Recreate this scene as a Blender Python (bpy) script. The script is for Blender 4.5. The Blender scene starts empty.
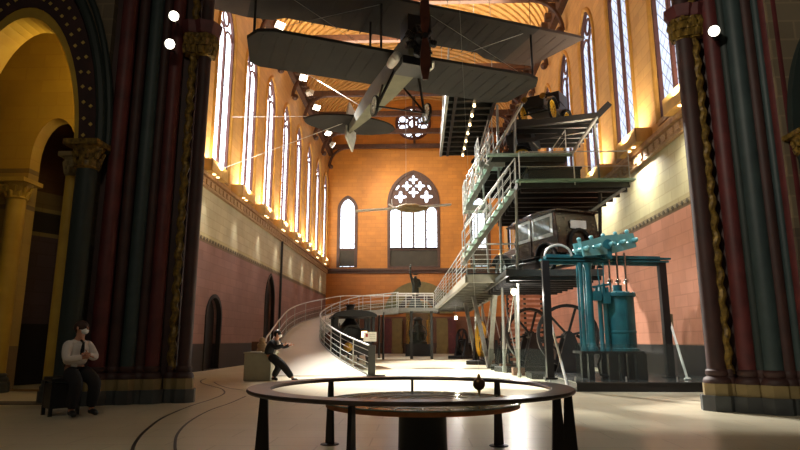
import bpy, bmesh, math, random
from math import sin, cos, pi, radians as R, sqrt, atan, atan2, hypot
from mathutils import Vector as V, Matrix as M4
from mathutils.geometry import tessellate_polygon
random.seed(7)
S = bpy.context.scene
COL = S.collection

# ------------------------------------------------------------------ camera
FPX, CH = 590.0, 1.2
TH, YAW = atan(115/590.), atan(20/hypot(590, 115))
cam_d = bpy.data.cameras.new('camera'); cam = bpy.data.objects.new('camera', cam_d); COL.objects.link(cam)
cam_d.sensor_width = 36; cam_d.lens = FPX/800*36; cam_d.clip_end = 200
cam.location = (0, 0, CH); cam.rotation_euler = (pi/2+TH, 0, YAW)
S.camera = cam
S.view_settings.view_transform = 'Standard'; S.view_settings.look = 'None'
S.view_settings.gamma = 1; S.view_settings.use_curve_mapping = False
S.view_settings.exposure = 0.15

# ------------------------------------------------------------------ materials
def lin(c):
    return tuple((x/255/12.92 if x/255 <= .04045 else ((x/255+.055)/1.055)**2.4) for x in c)
MATS = {}
def nodes(name):
    m = bpy.data.materials.new(name); m.use_nodes = True
    nt = m.node_tree; b = nt.nodes['Principled BSDF']; MATS[name] = m
    return m, nt, b
def N(nt, t, **kw):
    n = nt.nodes.new(t)
    for k, v in kw.items():
        if k in n.inputs: n.inputs[k].default_value = v
        else: setattr(n, k, v)
    return n
def mat(name, c, rough=.5, metal=0., var=.12, scale=6., bump=0., c2=None, spec=.5):
    """plain surface with a little procedural colour variation"""
    if name in MATS: return MATS[name]
    m, nt, b = nodes(name)
    c = lin(c); d = lin(c2) if c2 else tuple(x*(1-var*2) for x in c)
    tc = N(nt, 'ShaderNodeTexCoord'); no = N(nt, 'ShaderNodeTexNoise', Scale=scale, Detail=4.)
    nt.links.new(tc.outputs['Object'], no.inputs['Vector'])
    r = N(nt, 'ShaderNodeValToRGB'); r.color_ramp.elements[0].position = .3; r.color_ramp.elements[1].position = .7
    r.color_ramp.elements[0].color = (*d, 1); r.color_ramp.elements[1].color = (*c, 1)
    nt.links.new(no.outputs['Fac'], r.inputs['Fac']); nt.links.new(r.outputs['Color'], b.inputs['Base Color'])
    b.inputs['Roughness'].default_value = rough; b.inputs['Metallic'].default_value = metal
    b.inputs['Specular IOR Level'].default_value = spec
    if bump:
        bp = N(nt, 'ShaderNodeBump', Strength=bump, Distance=.02)
        nt.links.new(no.outputs['Fac'], bp.inputs['Height']); nt.links.new(bp.outputs['Normal'], b.inputs['Normal'])
    return m
def emit(name, c, s):
    if name in MATS: return MATS[name]
    m, nt, b = nodes(name)
    b.inputs['Base Color'].default_value = (*lin(c), 1)
    b.inputs['Emission Color'].default_value = (*lin(c), 1); b.inputs['Emission Strength'].default_value = s
    return m
def glass(name, tint, alpha):
    """thin clear sheet: mostly transparent with a glossy film"""
    if name in MATS: return MATS[name]
    m, nt, b = nodes(name)
    t = N(nt, 'ShaderNodeBsdfTransparent', Color=(*lin(tint), 1)); mx = N(nt, 'ShaderNodeMixShader', Fac=alpha)
    b.inputs['Base Color'].default_value = (*[x*.3 for x in lin(tint)], 1); b.inputs['Roughness'].default_value = .06
    out = nt.nodes['Material Output']
    nt.links.new(t.outputs[0], mx.inputs[1]); nt.links.new(b.outputs[0], mx.inputs[2]); nt.links.new(mx.outputs[0], out.inputs['Surface'])
    return m
def leaded(name, strength, uaxis, sx=2.2, sz=1.9, tint=(235, 242, 255)):
    """daylight behind leaded glass: bright panes crossed by thin dark lead lines"""
    m, nt, b = nodes(name)
    g = N(nt, 'ShaderNodeNewGeometry'); sp = N(nt, 'ShaderNodeSeparateXYZ'); nt.links.new(g.outputs['Position'], sp.inputs[0])
    def mth(op, a, bb=None):
        n = N(nt, 'ShaderNodeMath', operation=op)
        for i, x in enumerate((a, bb)):
            if x is None: continue
            if isinstance(x, (int, float)): n.inputs[i].default_value = x
            else: nt.links.new(x, n.inputs[i])
        return n.outputs[0]
    u = mth('MULTIPLY', sp.outputs[uaxis], sx); z = mth('MULTIPLY', sp.outputs['Z'], sz)
    a = mth('ABSOLUTE', mth('SUBTRACT', mth('FRACT', mth('ADD', u, z)), .5))
    c = mth('ABSOLUTE', mth('SUBTRACT', mth('FRACT', mth('SUBTRACT', u, z)), .5))
    k = mth('GREATER_THAN', mth('MINIMUM', a, c), .045)
    no = N(nt, 'ShaderNodeTexNoise', Scale=1.3, Detail=3.); nt.links.new(g.outputs['Position'], no.inputs['Vector'])
    s = mth('MULTIPLY', mth('MULTIPLY', mth('ADD', mth('MULTIPLY', k, .8), .2), mth('ADD', no.outputs['Fac'], .5)), strength)
    b.inputs['Base Color'].default_value = (.05, .05, .06, 1)
    b.inputs['Emission Color'].default_value = (*lin(tint), 1)
    nt.links.new(s, b.inputs['Emission Strength'])
    return m
def wall_mat(name, uaxis, zones, brick_zones, mortar=.8):
    """painted masonry: one colour per height zone, brick joints, a stencilled diamond pattern"""
    m, nt, b = nodes(name)
    g = N(nt, 'ShaderNodeNewGeometry'); sp = N(nt, 'ShaderNodeSeparateXYZ'); nt.links.new(g.outputs['Position'], sp.inputs[0])
    mr = N(nt, 'ShaderNodeMapRange'); mr.inputs['From Max'].default_value = 30.
    nt.links.new(sp.outputs['Z'], mr.inputs['Value'])
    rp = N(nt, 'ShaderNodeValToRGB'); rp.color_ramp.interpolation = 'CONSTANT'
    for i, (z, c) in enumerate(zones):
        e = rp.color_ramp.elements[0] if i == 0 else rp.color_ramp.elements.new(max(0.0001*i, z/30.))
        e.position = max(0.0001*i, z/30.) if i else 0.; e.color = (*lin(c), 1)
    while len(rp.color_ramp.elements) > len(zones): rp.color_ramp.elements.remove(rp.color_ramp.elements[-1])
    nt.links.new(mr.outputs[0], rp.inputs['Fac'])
    cb = N(nt, 'ShaderNodeCombineXYZ'); nt.links.new(sp.outputs[uaxis], cb.inputs['X']); nt.links.new(sp.outputs['Z'], cb.inputs['Y'])
    br = N(nt, 'ShaderNodeTexBrick', Scale=1.); br.inputs['Brick Width'].default_value = .9; br.inputs['Row Height'].default_value = .36
    br.inputs['Mortar Size'].default_value = .018; br.inputs['Color1'].default_value = (1, 1, 1, 1)
    br.inputs['Color2'].default_value = (.86, .84, .82, 1); br.inputs['Mortar'].default_value = (mortar, mortar*.95, mortar*.9, 1)
    nt.links.new(cb.outputs[0], br.inputs['Vector'])
    no = N(nt, 'ShaderNodeTexNoise', Scale=.9, Detail=6.); nt.links.new(g.outputs['Position'], no.inputs['Vector'])
    r2 = N(nt, 'ShaderNodeValToRGB'); r2.color_ramp.elements[0].position = .25; r2.color_ramp.elements[1].position = .75
    r2.color_ramp.elements[0].color = (.74, .72, .7, 1); r2.color_ramp.elements[1].color = (1, 1, 1, 1)
    nt.links.new(no.outputs['Fac'], r2.inputs['Fac'])
    x1 = N(nt, 'ShaderNodeMixRGB', blend_type='MULTIPLY', Fac=1.); nt.links.new(rp.outputs['Color'], x1.inputs[1]); nt.links.new(br.outputs['Color'], x1.inputs[2])
    x2 = N(nt, 'ShaderNodeMixRGB', blend_type='MULTIPLY', Fac=1.); nt.links.new(x1.outputs[0], x2.inputs[1]); nt.links.new(r2.outputs['Color'], x2.inputs[2])
    nt.links.new(x2.outputs[0], b.inputs['Base Color'])
    b.inputs['Roughness'].default_value = .62
    return m

DK = (24, 24, 26)
M_steel = mat('brushed steel', (196, 196, 190), .35, .35)
M_dsteel = mat('dark steel', (62, 62, 60), .45, .6)
M_grey = mat('grey painted steel', (150, 152, 146), .5, .2)
M_black = mat('black paint', (22, 21, 22), .4)
M_iron = mat('black iron', (34, 32, 31), .5, .3)
M_rubber = mat('rubber', (20, 20, 20), .8)
M_white = mat('white paint', (232, 230, 220), .5)
M_chrome = mat('chrome', (210, 210, 205), .15, 1.)
M_brass = mat('brass', (190, 150, 70), .3, .9)
M_gold = mat('gilded stone', (150, 120, 48), .5, .3, c2=(70, 52, 22), scale=14.)
M_maroon = mat('maroon painted stone', (98, 40, 40), .55, c2=(70, 27, 28), scale=3.)
M_dmaroon = mat('dark brown painted stone', (66, 38, 34), .6, c2=(46, 27, 25), scale=3.)
M_teal = mat('blue green painted stone', (52, 68, 68), .55, c2=(40, 54, 56), scale=3.)
M_dgreen = mat('dark green painted stone', (34, 46, 43), .6, scale=3.)
M_olive = mat('olive painted stone', (120, 105, 58), .6, scale=3.)
M_yellow = mat('yellow painted stone', (200, 165, 60), .6, c2=(176, 140, 46), scale=2.)
M_ochre = mat('ochre moulding', (205, 150, 66), .6, scale=3.)
M_plinth = mat('grey plinth stone', (70, 74, 74), .5, c2=(50, 52, 54), scale=3.)
M_tan = mat('tan stone', (140, 122, 80), .6, scale=4.)
M_cornice = mat('cornice stone', (190, 150, 100), .6, c2=(150, 108, 76), scale=5.)
M_wood = mat('dark timber', (84, 48, 26), .6, c2=(56, 32, 18), scale=5.)
M_canvas = mat('dark doped canvas', (46, 43, 39), .9, c2=(35, 33, 31), scale=1.6)
M_canvas2 = mat('brown doped canvas', (66, 50, 43), .75, c2=(70, 54, 47), scale=1.6)
M_linen = mat('pale linen', (126, 124, 102), .8, scale=2.)
M_walnut = mat('varnished walnut', (96, 50, 30), .3, c2=(66, 32, 20), scale=4.)
M_eng = mat('teal engine paint', (38, 104, 112), .38, .2, c2=(26, 76, 86), scale=3.)
M_engl = mat('pale teal engine paint', (92, 152, 156), .38, .2, scale=3.)
M_yel = mat('yellow wheel paint', (226, 176, 30), .4)
M_red = mat('red paint', (150, 40, 30), .5)
M_glass = glass('clear sheet glass', (240, 246, 244), .05)
M_gtread = glass('green floor glass', (150, 190, 170), .45)
M_skin = mat('skin', (196, 142, 116), .6, var=.05)
M_shirt = mat('white shirt cotton', (214, 206, 200), .8, var=.05)
M_cloth = mat('black suit cloth', (20, 20, 24), .85)
M_hair = mat('brown hair', (60, 36, 24), .7)
M_leather = mat('black leather', (24, 22, 22), .4)
M_mask = mat('white face mask', (235, 236, 238), .8, var=.03)
M_bronze = mat('dark bronze', (58, 62, 54), .4, .7)
M_lampw = emit('lamp white', (255, 244, 220), 22.)
M_lamps = emit('spot lamp face', (255, 246, 225), 14.)
M_lampo = emit('small warm lamp', (255, 220, 160), 7.)
M_bulb = emit('bare bulb', (255, 236, 200), 30.)
M_box = mat('ochre lamp box', (232, 184, 104), .6, scale=3.)
M_desk = mat('beige laminate', (164, 164, 144), .5, var=.04)
M_slat = mat('reddish timber slat', (176, 110, 82), .6, scale=4.)
M_tread = mat('pale green glass tread', (176, 200, 186), .15)
M_ramp = mat('pale ramp boards', (176, 170, 160), .35, var=.05, scale=1.)
M_deck = mat('perforated black deck', (36, 36, 34), .6, scale=4.)

ORANGE = (208, 134, 48)
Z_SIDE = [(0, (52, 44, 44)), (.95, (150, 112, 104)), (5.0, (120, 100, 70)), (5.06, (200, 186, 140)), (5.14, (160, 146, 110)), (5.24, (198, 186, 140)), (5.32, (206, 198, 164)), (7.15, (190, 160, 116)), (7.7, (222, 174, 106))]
Z_RIGHT = [(z, {(150, 112, 104): (214, 150, 122), (206, 198, 164): (224, 218, 172)}.get(c, c)) for z, c in Z_SIDE]  # same masonry, brick and cream lightened: the right side's stronger light in colour
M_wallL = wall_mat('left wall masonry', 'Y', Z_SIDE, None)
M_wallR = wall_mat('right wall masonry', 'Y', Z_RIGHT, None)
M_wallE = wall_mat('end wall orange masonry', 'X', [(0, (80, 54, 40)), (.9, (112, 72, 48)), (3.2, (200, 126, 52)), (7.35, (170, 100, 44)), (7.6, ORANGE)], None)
M_stone = wall_mat('grey brown ashlar', 'X', [(0, (92, 82, 70)), (3, (120, 108, 88))], None, 1.3)
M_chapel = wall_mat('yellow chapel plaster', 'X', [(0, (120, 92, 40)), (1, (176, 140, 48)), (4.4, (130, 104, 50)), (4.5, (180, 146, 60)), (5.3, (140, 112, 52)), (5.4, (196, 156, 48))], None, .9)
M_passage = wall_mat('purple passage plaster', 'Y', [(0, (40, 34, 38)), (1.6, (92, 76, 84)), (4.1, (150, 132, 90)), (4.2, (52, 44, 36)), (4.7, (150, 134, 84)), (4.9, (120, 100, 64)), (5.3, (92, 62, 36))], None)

def floor_mat():
    m, nt, b = nodes('polished terrazzo')
    g = N(nt, 'ShaderNodeNewGeometry')
    n1 = N(nt, 'ShaderNodeTexNoise', Scale=.5, Detail=8.); n2 = N(nt, 'ShaderNodeTexVoronoi', Scale=90.)
    br = N(nt, 'ShaderNodeTexBrick', Scale=.42); br.inputs['Mortar Size'].default_value = .004
    br.inputs['Color1'].default_value = (1, 1, 1, 1); br.inputs['Color2'].default_value = (.95, .94, .92, 1); br.inputs['Mortar'].default_value = (.72, .7, .66, 1)
    for n in (n1, n2, br): nt.links.new(g.outputs['Position'], n.inputs['Vector'])
    r = N(nt, 'ShaderNodeValToRGB'); r.color_ramp.elements[0].position = .3; r.color_ramp.elements[1].position = .7
    r.color_ramp.elements[0].color = (*lin((198, 189, 164)), 1); r.color_ramp.elements[1].color = (*lin((214, 207, 184)), 1)
    nt.links.new(n1.outputs['Fac'], r.inputs['Fac'])
    x = N(nt, 'ShaderNodeMixRGB', blend_type='MULTIPLY', Fac=1.); nt.links.new(r.outputs['Color'], x.inputs[1]); nt.links.new(br.outputs['Color'], x.inputs[2])
    y = N(nt, 'ShaderNodeMixRGB', blend_type='MULTIPLY', Fac=.12); nt.links.new(x.outputs[0], y.inputs[1]); nt.links.new(n2.outputs['Color'], y.inputs[2])
    nt.links.new(y.outputs[0], b.inputs['Base Color'])
    b.inputs['Roughness'].default_value = .3; b.inputs['Specular IOR Level'].default_value = .45
    return m
M_floor = floor_mat()

# ------------------------------------------------------------------ mesh building
OFF = {}
class MB:
    """collects shapes; build() links them as ONE mesh object"""
    def __init__(s, T=None): s.bm = bmesh.new(); s.T = T or M4.Identity(4); s.slots = [None]; s.cur = 0
    def use(s, m):
        if m not in s.slots: s.slots.append(m)
        s.cur = s.slots.index(m)
        return s
    def face(s, vs, smooth=False):
        try:
            f = s.bm.faces.new(vs); f.material_index = s.cur; f.smooth = smooth; return f
        except ValueError: return None
    def vert(s, p): return s.bm.verts.new(s.T @ V(p))
    def hexa(s, P):
        v = [s.vert(p) for p in P]
        for q in ((0, 3, 2, 1), (4, 5, 6, 7), (0, 1, 5, 4), (1, 2, 6, 5), (2, 3, 7, 6), (3, 0, 4, 7)): s.face([v[i] for i in q])
        return s
    def box(s, x0, x1, y0, y1, z0, z1):
        return s.hexa([(x0, y0, z0), (x1, y0, z0), (x1, y1, z0), (x0, y1, z0), (x0, y0, z1), (x1, y0, z1), (x1, y1, z1), (x0, y1, z1)])
    def bar(s, a, b, w, h=None, up=(0, 0, 1)):
        a, b = V(a), V(b); h = h or w; d = (b-a).normalized(); u = V(up)
        if abs(d.dot(u)) > .98: u = V((0, 1, 0))
        x = d.cross(u).normalized()*w/2; y = x.cross(d).normalized()*h/2
        return s.hexa([a-x-y, a+x-y, a+x+y, a-x+y, b-x-y, b+x-y, b+x+y, b-x+y])
    def tube(s, pts, r, n=8, closed=False, cap=True):
        pts = [V(p) for p in pts]; L = len(pts); rings = []; px = None
        for i, p in enumerate(pts):
            if closed: d = pts[(i+1) % L]-pts[i-1]
            else: d = pts[min(i+1, L-1)]-pts[max(i-1, 0)]
            d.normalize()
            if px is None:
                u = V((0, 0, 1)) if abs(d.z) < .9 else V((0, 1, 0))
                px = d.cross(u).normalized()
            else: px = (px-d*px.dot(d)).normalized()
            py = d.cross(px); rr = r[i] if isinstance(r, (list, tuple)) else r
            rings.append([s.vert(p+px*rr*cos(2*pi*k/n)+py*rr*sin(2*pi*k/n)) for k in range(n)])
        for i in range(L if closed else L-1):
            A, B = rings[i], rings[(i+1) % L]
            for k in range(n): s.face([A[k], A[(k+1) % n], B[(k+1) % n], B[k]], True)
        if cap and not closed: s.face(rings[0][::-1]); s.face(rings[-1])
        return s
    def lathe(s, prof, o=(0, 0, 0), n=20, axis='Z', a0=0, a1=2*pi, sx=1, sy=1):
        o = V(o); full = a1-a0 > 6.28; rows = []
        for (r, z) in prof:
            row = []
            for k in range(n if full else n+1):
                a = a0+(a1-a0)*k/n; q = (r*cos(a)*sx, r*sin(a)*sy, z)
                if axis == 'X': q = (q[2], q[0], q[1])
                if axis == 'Y': q = (q[0], q[2], q[1])
                row.append(s.vert(o+V(q)))
            rows.append(row)
        m = len(rows[0])
        for i in range(len(rows)-1):
            for k in range(m if full else m-1): s.face([rows[i][k], rows[i][(k+1) % m], rows[i+1][(k+1) % m], rows[i+1][k]], True)
        if full and prof[0] != prof[-1]:
            if prof[0][0] > 1e-5: s.face(rows[0][::-1])
            if prof[-1][0] > 1e-5: s.face(rows[-1])
        return s
    def cyl(s, a, b, r, n=16): return s.tube([a, b], r, n)
    def ball(s, c, r, n=14, m=9, sc=(1, 1, 1)):
        return s.lathe([(max(r*sin(pi*i/m), 1e-4)*1., -r*cos(pi*i/m)*sc[2]) for i in range(m+1)], c, n, sx=sc[0], sy=sc[1])
    def prism(s, poly, org, ux, uy, depth):
        """polygon in the plane (org; ux, uy) extruded by the vector depth"""
        org, ux, uy, dp = V(org), V(ux), V(uy), V(depth)
        a = [s.vert(org+ux*p[0]+uy*p[1]) for p in poly]; b = [s.vert(org+ux*p[0]+uy*p[1]+dp) for p in poly]
        s.face(a[::-1]); s.face(b); n = len(poly)
        for i in range(n): s.face([a[i], a[(i+1) % n], b[(i+1) % n], b[i]])
        return s
    def holed(s, outer, holes, org, ux, uy, depth):
        """plate with holes: front, back and all reveals"""
        org, ux, uy, dp = V(org), V(ux), V(uy), V(depth)
        loops = [outer]+holes; flat = [p for l in loops for p in l]
        tris = tessellate_polygon([[V((p[0], p[1], 0)) for p in l] for l in loops])
        a = [s.vert(org+ux*p[0]+uy*p[1]) for p in flat]; b = [s.vert(org+ux*p[0]+uy*p[1]+dp) for p in flat]
        for t in tris: s.face([a[i] for i in t]); s.face([b[i] for i in reversed(t)])
        k = 0
        for l in loops:
            n = len(l)
            for i in range(n): s.face([a[k+i], a[k+(i+1) % n], b[k+(i+1) % n], b[k+i]])
            k += n
        return s
    def strip(s, A, B, t):
        """band between two polylines, thickness t downwards"""
        n = len(A)
        for i in range(n-1):
            P = [V(A[i]), V(B[i]), V(B[i+1]), V(A[i+1])]
            s.hexa([p-V((0, 0, t)) for p in P]+P)
        return s
    def build(s, name, m, parent=None, bevel=0, local=False):
        me = bpy.data.meshes.new(name)
        if parent is not None and not local:
            off = OFF[parent.name]
            bmesh.ops.transform(s.bm, matrix=off.inverted(), verts=s.bm.verts[:])
        bmesh.ops.recalc_face_normals(s.bm, faces=s.bm.faces[:])
        s.bm.to_mesh(me); s.bm.free(); me.set_sharp_from_angle(angle=R(38))
        s.slots[0] = m
        for k in s.slots: me.materials.append(k)
        o = bpy.data.objects.new(name, me); COL.objects.link(o)
        if parent is not None: o.parent = parent; OFF[o.name] = OFF[parent.name]
        else: OFF[o.name] = M4.Identity(4)
        if bevel:
            b = o.modifiers.new('bevel', 'BEVEL'); b.width = bevel; b.segments = 2; b.limit_method = 'ANGLE'
        return o
def thing(name, label, cat, loc=(0, 0, 0), rz=0, group=None, ry=0):
    o = bpy.data.objects.new(name, None); COL.objects.link(o); o.empty_display_size = .2
    o.location = loc; o.rotation_euler = (0, ry, rz)
    OFF[o.name] = M4.Translation(V(loc)) @ M4.Rotation(rz, 4, 'Z') @ M4.Rotation(ry, 4, 'Y')
    o['label'] = label; o['category'] = cat
    if group: o['group'] = group
    return o
def tag(o, label, cat, group=None):
    o['label'] = label; o['category'] = cat
    if group: o['group'] = group
    return o
def struct(o): o['kind'] = 'structure'; return o
def lamp(name, kind, loc, power, color, parent=None, target=None, size=.2, angle=60, blend=.5):
    d = bpy.data.lights.new(name, kind); d.energy = power; d.color = color
    if kind == 'SPOT': d.spot_size = R(angle); d.spot_blend = blend; d.shadow_soft_size = size
    elif kind == 'AREA': d.size = size
    else: d.shadow_soft_size = size
    o = bpy.data.objects.new(name, d); COL.objects.link(o)
    w = M4.Translation(V(loc))
    if target is not None: w = w @ (V(target)-V(loc)).to_track_quat('-Z', 'Y').to_matrix().to_4x4()
    if parent is not None: o.parent = parent; o.matrix_local = OFF[parent.name].inverted() @ w
    else: o.matrix_world = w
    return o
WARM = (1., .87, .66); CREAM = (1., .95, .86); COOL = (.9, .96, 1.)

# ================================================================== SETTING
XL, XR, YE = -8.6, 7.8, 54.
XC = (XL+XR)/2
mb = MB(); mb.box(-16, 16, -6, 56, -.2, 0); struct(mb.build('floor', M_floor))

def lancet(c, w, z0, zs, n=8, rise=1.25):
    """pointed-arch outline"""
    h = w/2; r = h*rise*1.35; pts = [(c-h, z0), (c+h, z0), (c+h, zs)]
    cxr = c+h-r; amax = math.acos(max(-1, min(1, (c-cxr)/r)))
    for i in range(1, n+1): a = amax*i/n; pts.append((cxr+r*cos(a), zs+r*sin(a)))
    for i in range(n-1, -1, -1): a = amax*i/n; pts.append((2*c-(cxr+r*cos(a)), zs+r*sin(a)))
    return pts
def grow(pts, c, zc, k):
    out = []
    n = len(pts)
    for i in range(n):
        p, q = V(pts[i-1]), V(pts[(i+1) % n]); d = (q-p).normalized(); nn = V((d.y, -d.x))
        out.append((pts[i][0]+nn.x*k, pts[i][1]+nn.y*k))
    return out

WY_L = [24.25+4.0*k for k in range(8)]
WY_R = [17.25+4.15*k for k in range(9)]
WW, WZ0, WZS = 2.1, 8.15, 14.7
def win_poly(y): return lancet(y, WW, WZ0, WZS)
doorA = lancet(24.6, 1.7, .02, 2.1, 6, .76); doorB = lancet(33.75, 1.9, .02, 3.4, 6)
def door_poly(p): return p
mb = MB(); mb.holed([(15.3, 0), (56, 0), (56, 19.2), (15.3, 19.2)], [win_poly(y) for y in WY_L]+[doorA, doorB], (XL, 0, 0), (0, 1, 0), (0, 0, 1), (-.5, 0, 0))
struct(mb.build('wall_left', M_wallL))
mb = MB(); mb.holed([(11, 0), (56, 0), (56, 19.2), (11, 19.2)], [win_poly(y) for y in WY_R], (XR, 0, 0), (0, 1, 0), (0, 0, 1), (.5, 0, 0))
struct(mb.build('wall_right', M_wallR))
EW = [(-6.72, 1.6, 7.8, 13.2, 'side'), (-.53, 4.6, 7.8, 13.85, 'main'), (5.62, 1.6, 7.8, 13.2, 'side')]
ewp = [lancet(c, w, z0, zs, 10, 1.0 if k == 'main' else 1.25) for c, w, z0, zs, k in EW]
rose = [(-.53+1.65*cos(a), 21.75+1.65*sin(a)) for a in [2*pi*i/32 for i in range(32)]]
port = lancet(-.1, 2.3, .02, 3.5, 8, .8)
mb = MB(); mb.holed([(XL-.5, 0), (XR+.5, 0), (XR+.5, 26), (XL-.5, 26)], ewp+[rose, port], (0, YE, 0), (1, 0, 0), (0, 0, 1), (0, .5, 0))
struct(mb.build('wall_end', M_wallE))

M_leadL = leaded('left leaded glass', 5.5, 'Y'); M_leadR = leaded('right leaded glass', 1.3, 'Y', tint=(206, 218, 240)); M_leadE = leaded('end leaded glass', 2.6, 'X', 1.4, 1.2)
M_leadm = mat('lead and red tracery', (96, 52, 40), .6, scale=3.)
wn = 0
def side_window(y, x, s, glassm):
    """two tall lights under a small pointed tracery, glazed .35 m behind the wall face; s = outward direction"""
    global wn
    wn += 1
    poly = win_poly(y); xg = x+.15*s
    fr = MB()
    inner = grow(poly, y, 0, -.1)
    fr.holed(poly, [inner], (x+.02*s, 0, 0), (0, 1, 0), (0, 0, 1), (.2*s, 0, 0))
    fr.box(min(x+.06*s, x+.2*s), max(x+.06*s, x+.2*s), y-.09, y+.09, WZ0, WZS-.1)
    for q in (-1, 1):                                     # the two little heads
        pts = [(x+.12*s, y+q*WW/4+WW/4*cos(a), WZS-.15+.55*sin(a)) for a in [pi*i/8 for i in range(9)]]
        fr.tube(pts, .06, 6)
    fr.tube([(x+.12*s, y+.36*cos(a), WZS+.85+.36*sin(a)) for a in [2*pi*i/16 for i in range(16)]], .06, 6, closed=True)
    f = struct(fr.build('window_%d' % wn, M_leadm))
    pn = MB(); pn.prism(poly, (xg, 0, 0), (0, 1, 0), (0, 0, 1), (.03*s, 0, 0)); pn.build('pane', glassm, f)
    # raised ochre roll around the opening
    out = grow(poly, y, 0, .12)[1:]+[grow(poly, y, 0, .12)[0]]
    ou = [(x, p[0], p[1]) for p in out]
    mm = MB(); mm.tube(ou[0:], .1, 8, cap=True); mm.build('surround', M_ochre, f)
    sl = MB(); sl.box(min(x-.05*s, x+.45*s), max(x-.05*s, x+.45*s), y-WW/2-.15, y+WW/2+.15, WZ0-.14, WZ0+.02); sl.build('sill', M_cornice, f)
for y in WY_L: side_window(y, XL, -1, M_leadL)
for y in WY_R: side_window(y, XR, 1, M_leadR)
# end-wall windows: dark blind panel below, lights and tracery above
M_panel = mat('dark blind panel', (70, 62, 44), .7, scale=2.)
M_frameE = mat('brown window stone', (88, 60, 42), .6, scale=3.)
for (c, w, z0, zs, k), poly in zip(EW, ewp):
    wn += 1
    fr = MB(); fr.holed(grow(poly, c, 0, .16), [grow(poly, c, 0, -.12)], (0, YE-.06, 0), (1, 0, 0), (0, 0, 1), (0, .3, 0))
    fr.box(c-w/2, c+w/2, YE+.02, YE+.22, 9.35, 9.55)
    if k == 'main':
        ol = [(c-w/2, 9.45), (c+w/2, 9.45)]+grow(poly, c, 0, .02)[2:]
        qf = lambda dx, z, k, rt=0: [(c+dx+k*(.70+.30*cos(4*t))*cos(t+rt), z+k*(.70+.30*cos(4*t))*sin(t+rt)) for t in [2*pi*i/24 for i in range(24)]]
        hs = [qf(0, 16.12, .46), qf(-.62, 15.5, .5), qf(.62, 15.5, .5), qf(0, 14.86, .5), qf(-1.22, 14.45, .62), qf(1.22, 14.45, .62)]
        hs += [[(c+e*1.5+.13*cos(t)-e*.12*sin(t), 15.35+.26*sin(t)) for t in [2*pi*i/12 for i in range(12)]] for e in (-1, 1)]
        for j in range(4):
            lc = c+(j-1.5)*w/4*.98; hs.append(lancet(lc, .96, 9.6, 13.0 if j in (1, 2) else 12.9, 5, .9))
        fr.holed(ol, hs, (0, YE+.02, 0), (1, 0, 0), (0, 0, 1), (0, .16, 0))
    f = struct(fr.build('window_%d' % wn, M_frameE))
    pb = MB(); pb.box(c-w/2+.1, c+w/2-.1, YE+.1, YE+.2, z0+.1, 9.4); pb.build('blind_panel', M_panel, f)
    pn = MB(); pn.prism(poly, (0, YE+.24, 0), (1, 0, 0), (0, 0, 1), (0, .03, 0)); pn.build('pane', M_leadE, f)
wn += 1
fr = MB(); cx, cz = -.53, 21.75
fr.tube([(cx+1.6*cos(a), YE+.05, cz+1.6*sin(a)) for a in [2*pi*i/32 for i in range(32)]], .16, 8, closed=True)
for i in range(8):
    a = 2*pi*i/8; fr.bar((cx+.35*cos(a), YE+.14, cz+.35*sin(a)), (cx+1.6*cos(a), YE+.14, cz+1.6*sin(a)), .16)
    a += pi/8; fr.tube([(cx+1.12*cos(a)+.36*cos(b), YE+.14, cz+1.12*sin(a)+.36*sin(b)) for b in [2*pi*j/10 for j in range(10)]], .07, 5, closed=True)
fr.tube([(cx+.5*cos(a), YE+.14, cz+.5*sin(a)) for a in [2*pi*i/16 for i in range(16)]], .1, 6, closed=True)
f = struct(fr.build('window_%d' % wn, M_leadm))
pn = MB(); pn.prism(rose, (0, YE+.24, 0), (1, 0, 0), (0, 0, 1), (0, .03, 0)); pn.build('pane', M_leadE, f)

# doors in the left wall: dark plank leaves set back in pointed openings
M_door = mat('dark oak door', (26, 18, 17), .6, scale=3.)
for i, (p, y, w, h) in enumerate(((doorA, 24.6, 1.7, 3.3), (doorB, 33.75, 1.9, 5.1))):
    d = MB(); d.prism(p, (XL-.35, 0, 0), (0, 1, 0), (0, 0, 1), (.08, 0, 0)); dd = struct(d.build('door_%d' % (i+1), M_door))
    d = MB(); d.holed(grow(p, y, 0, .12), [grow(p, y, 0, -.02)], (XL+.05, 0, 0), (0, 1, 0), (0, 0, 1), (-.2, 0, 0)); d.build('door_surround', M_door, dd)
    d = MB(); d.ball((XL-.24, y-w*.32, 1.1), .06); d.build('door_handle', M_brass, dd)
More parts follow.
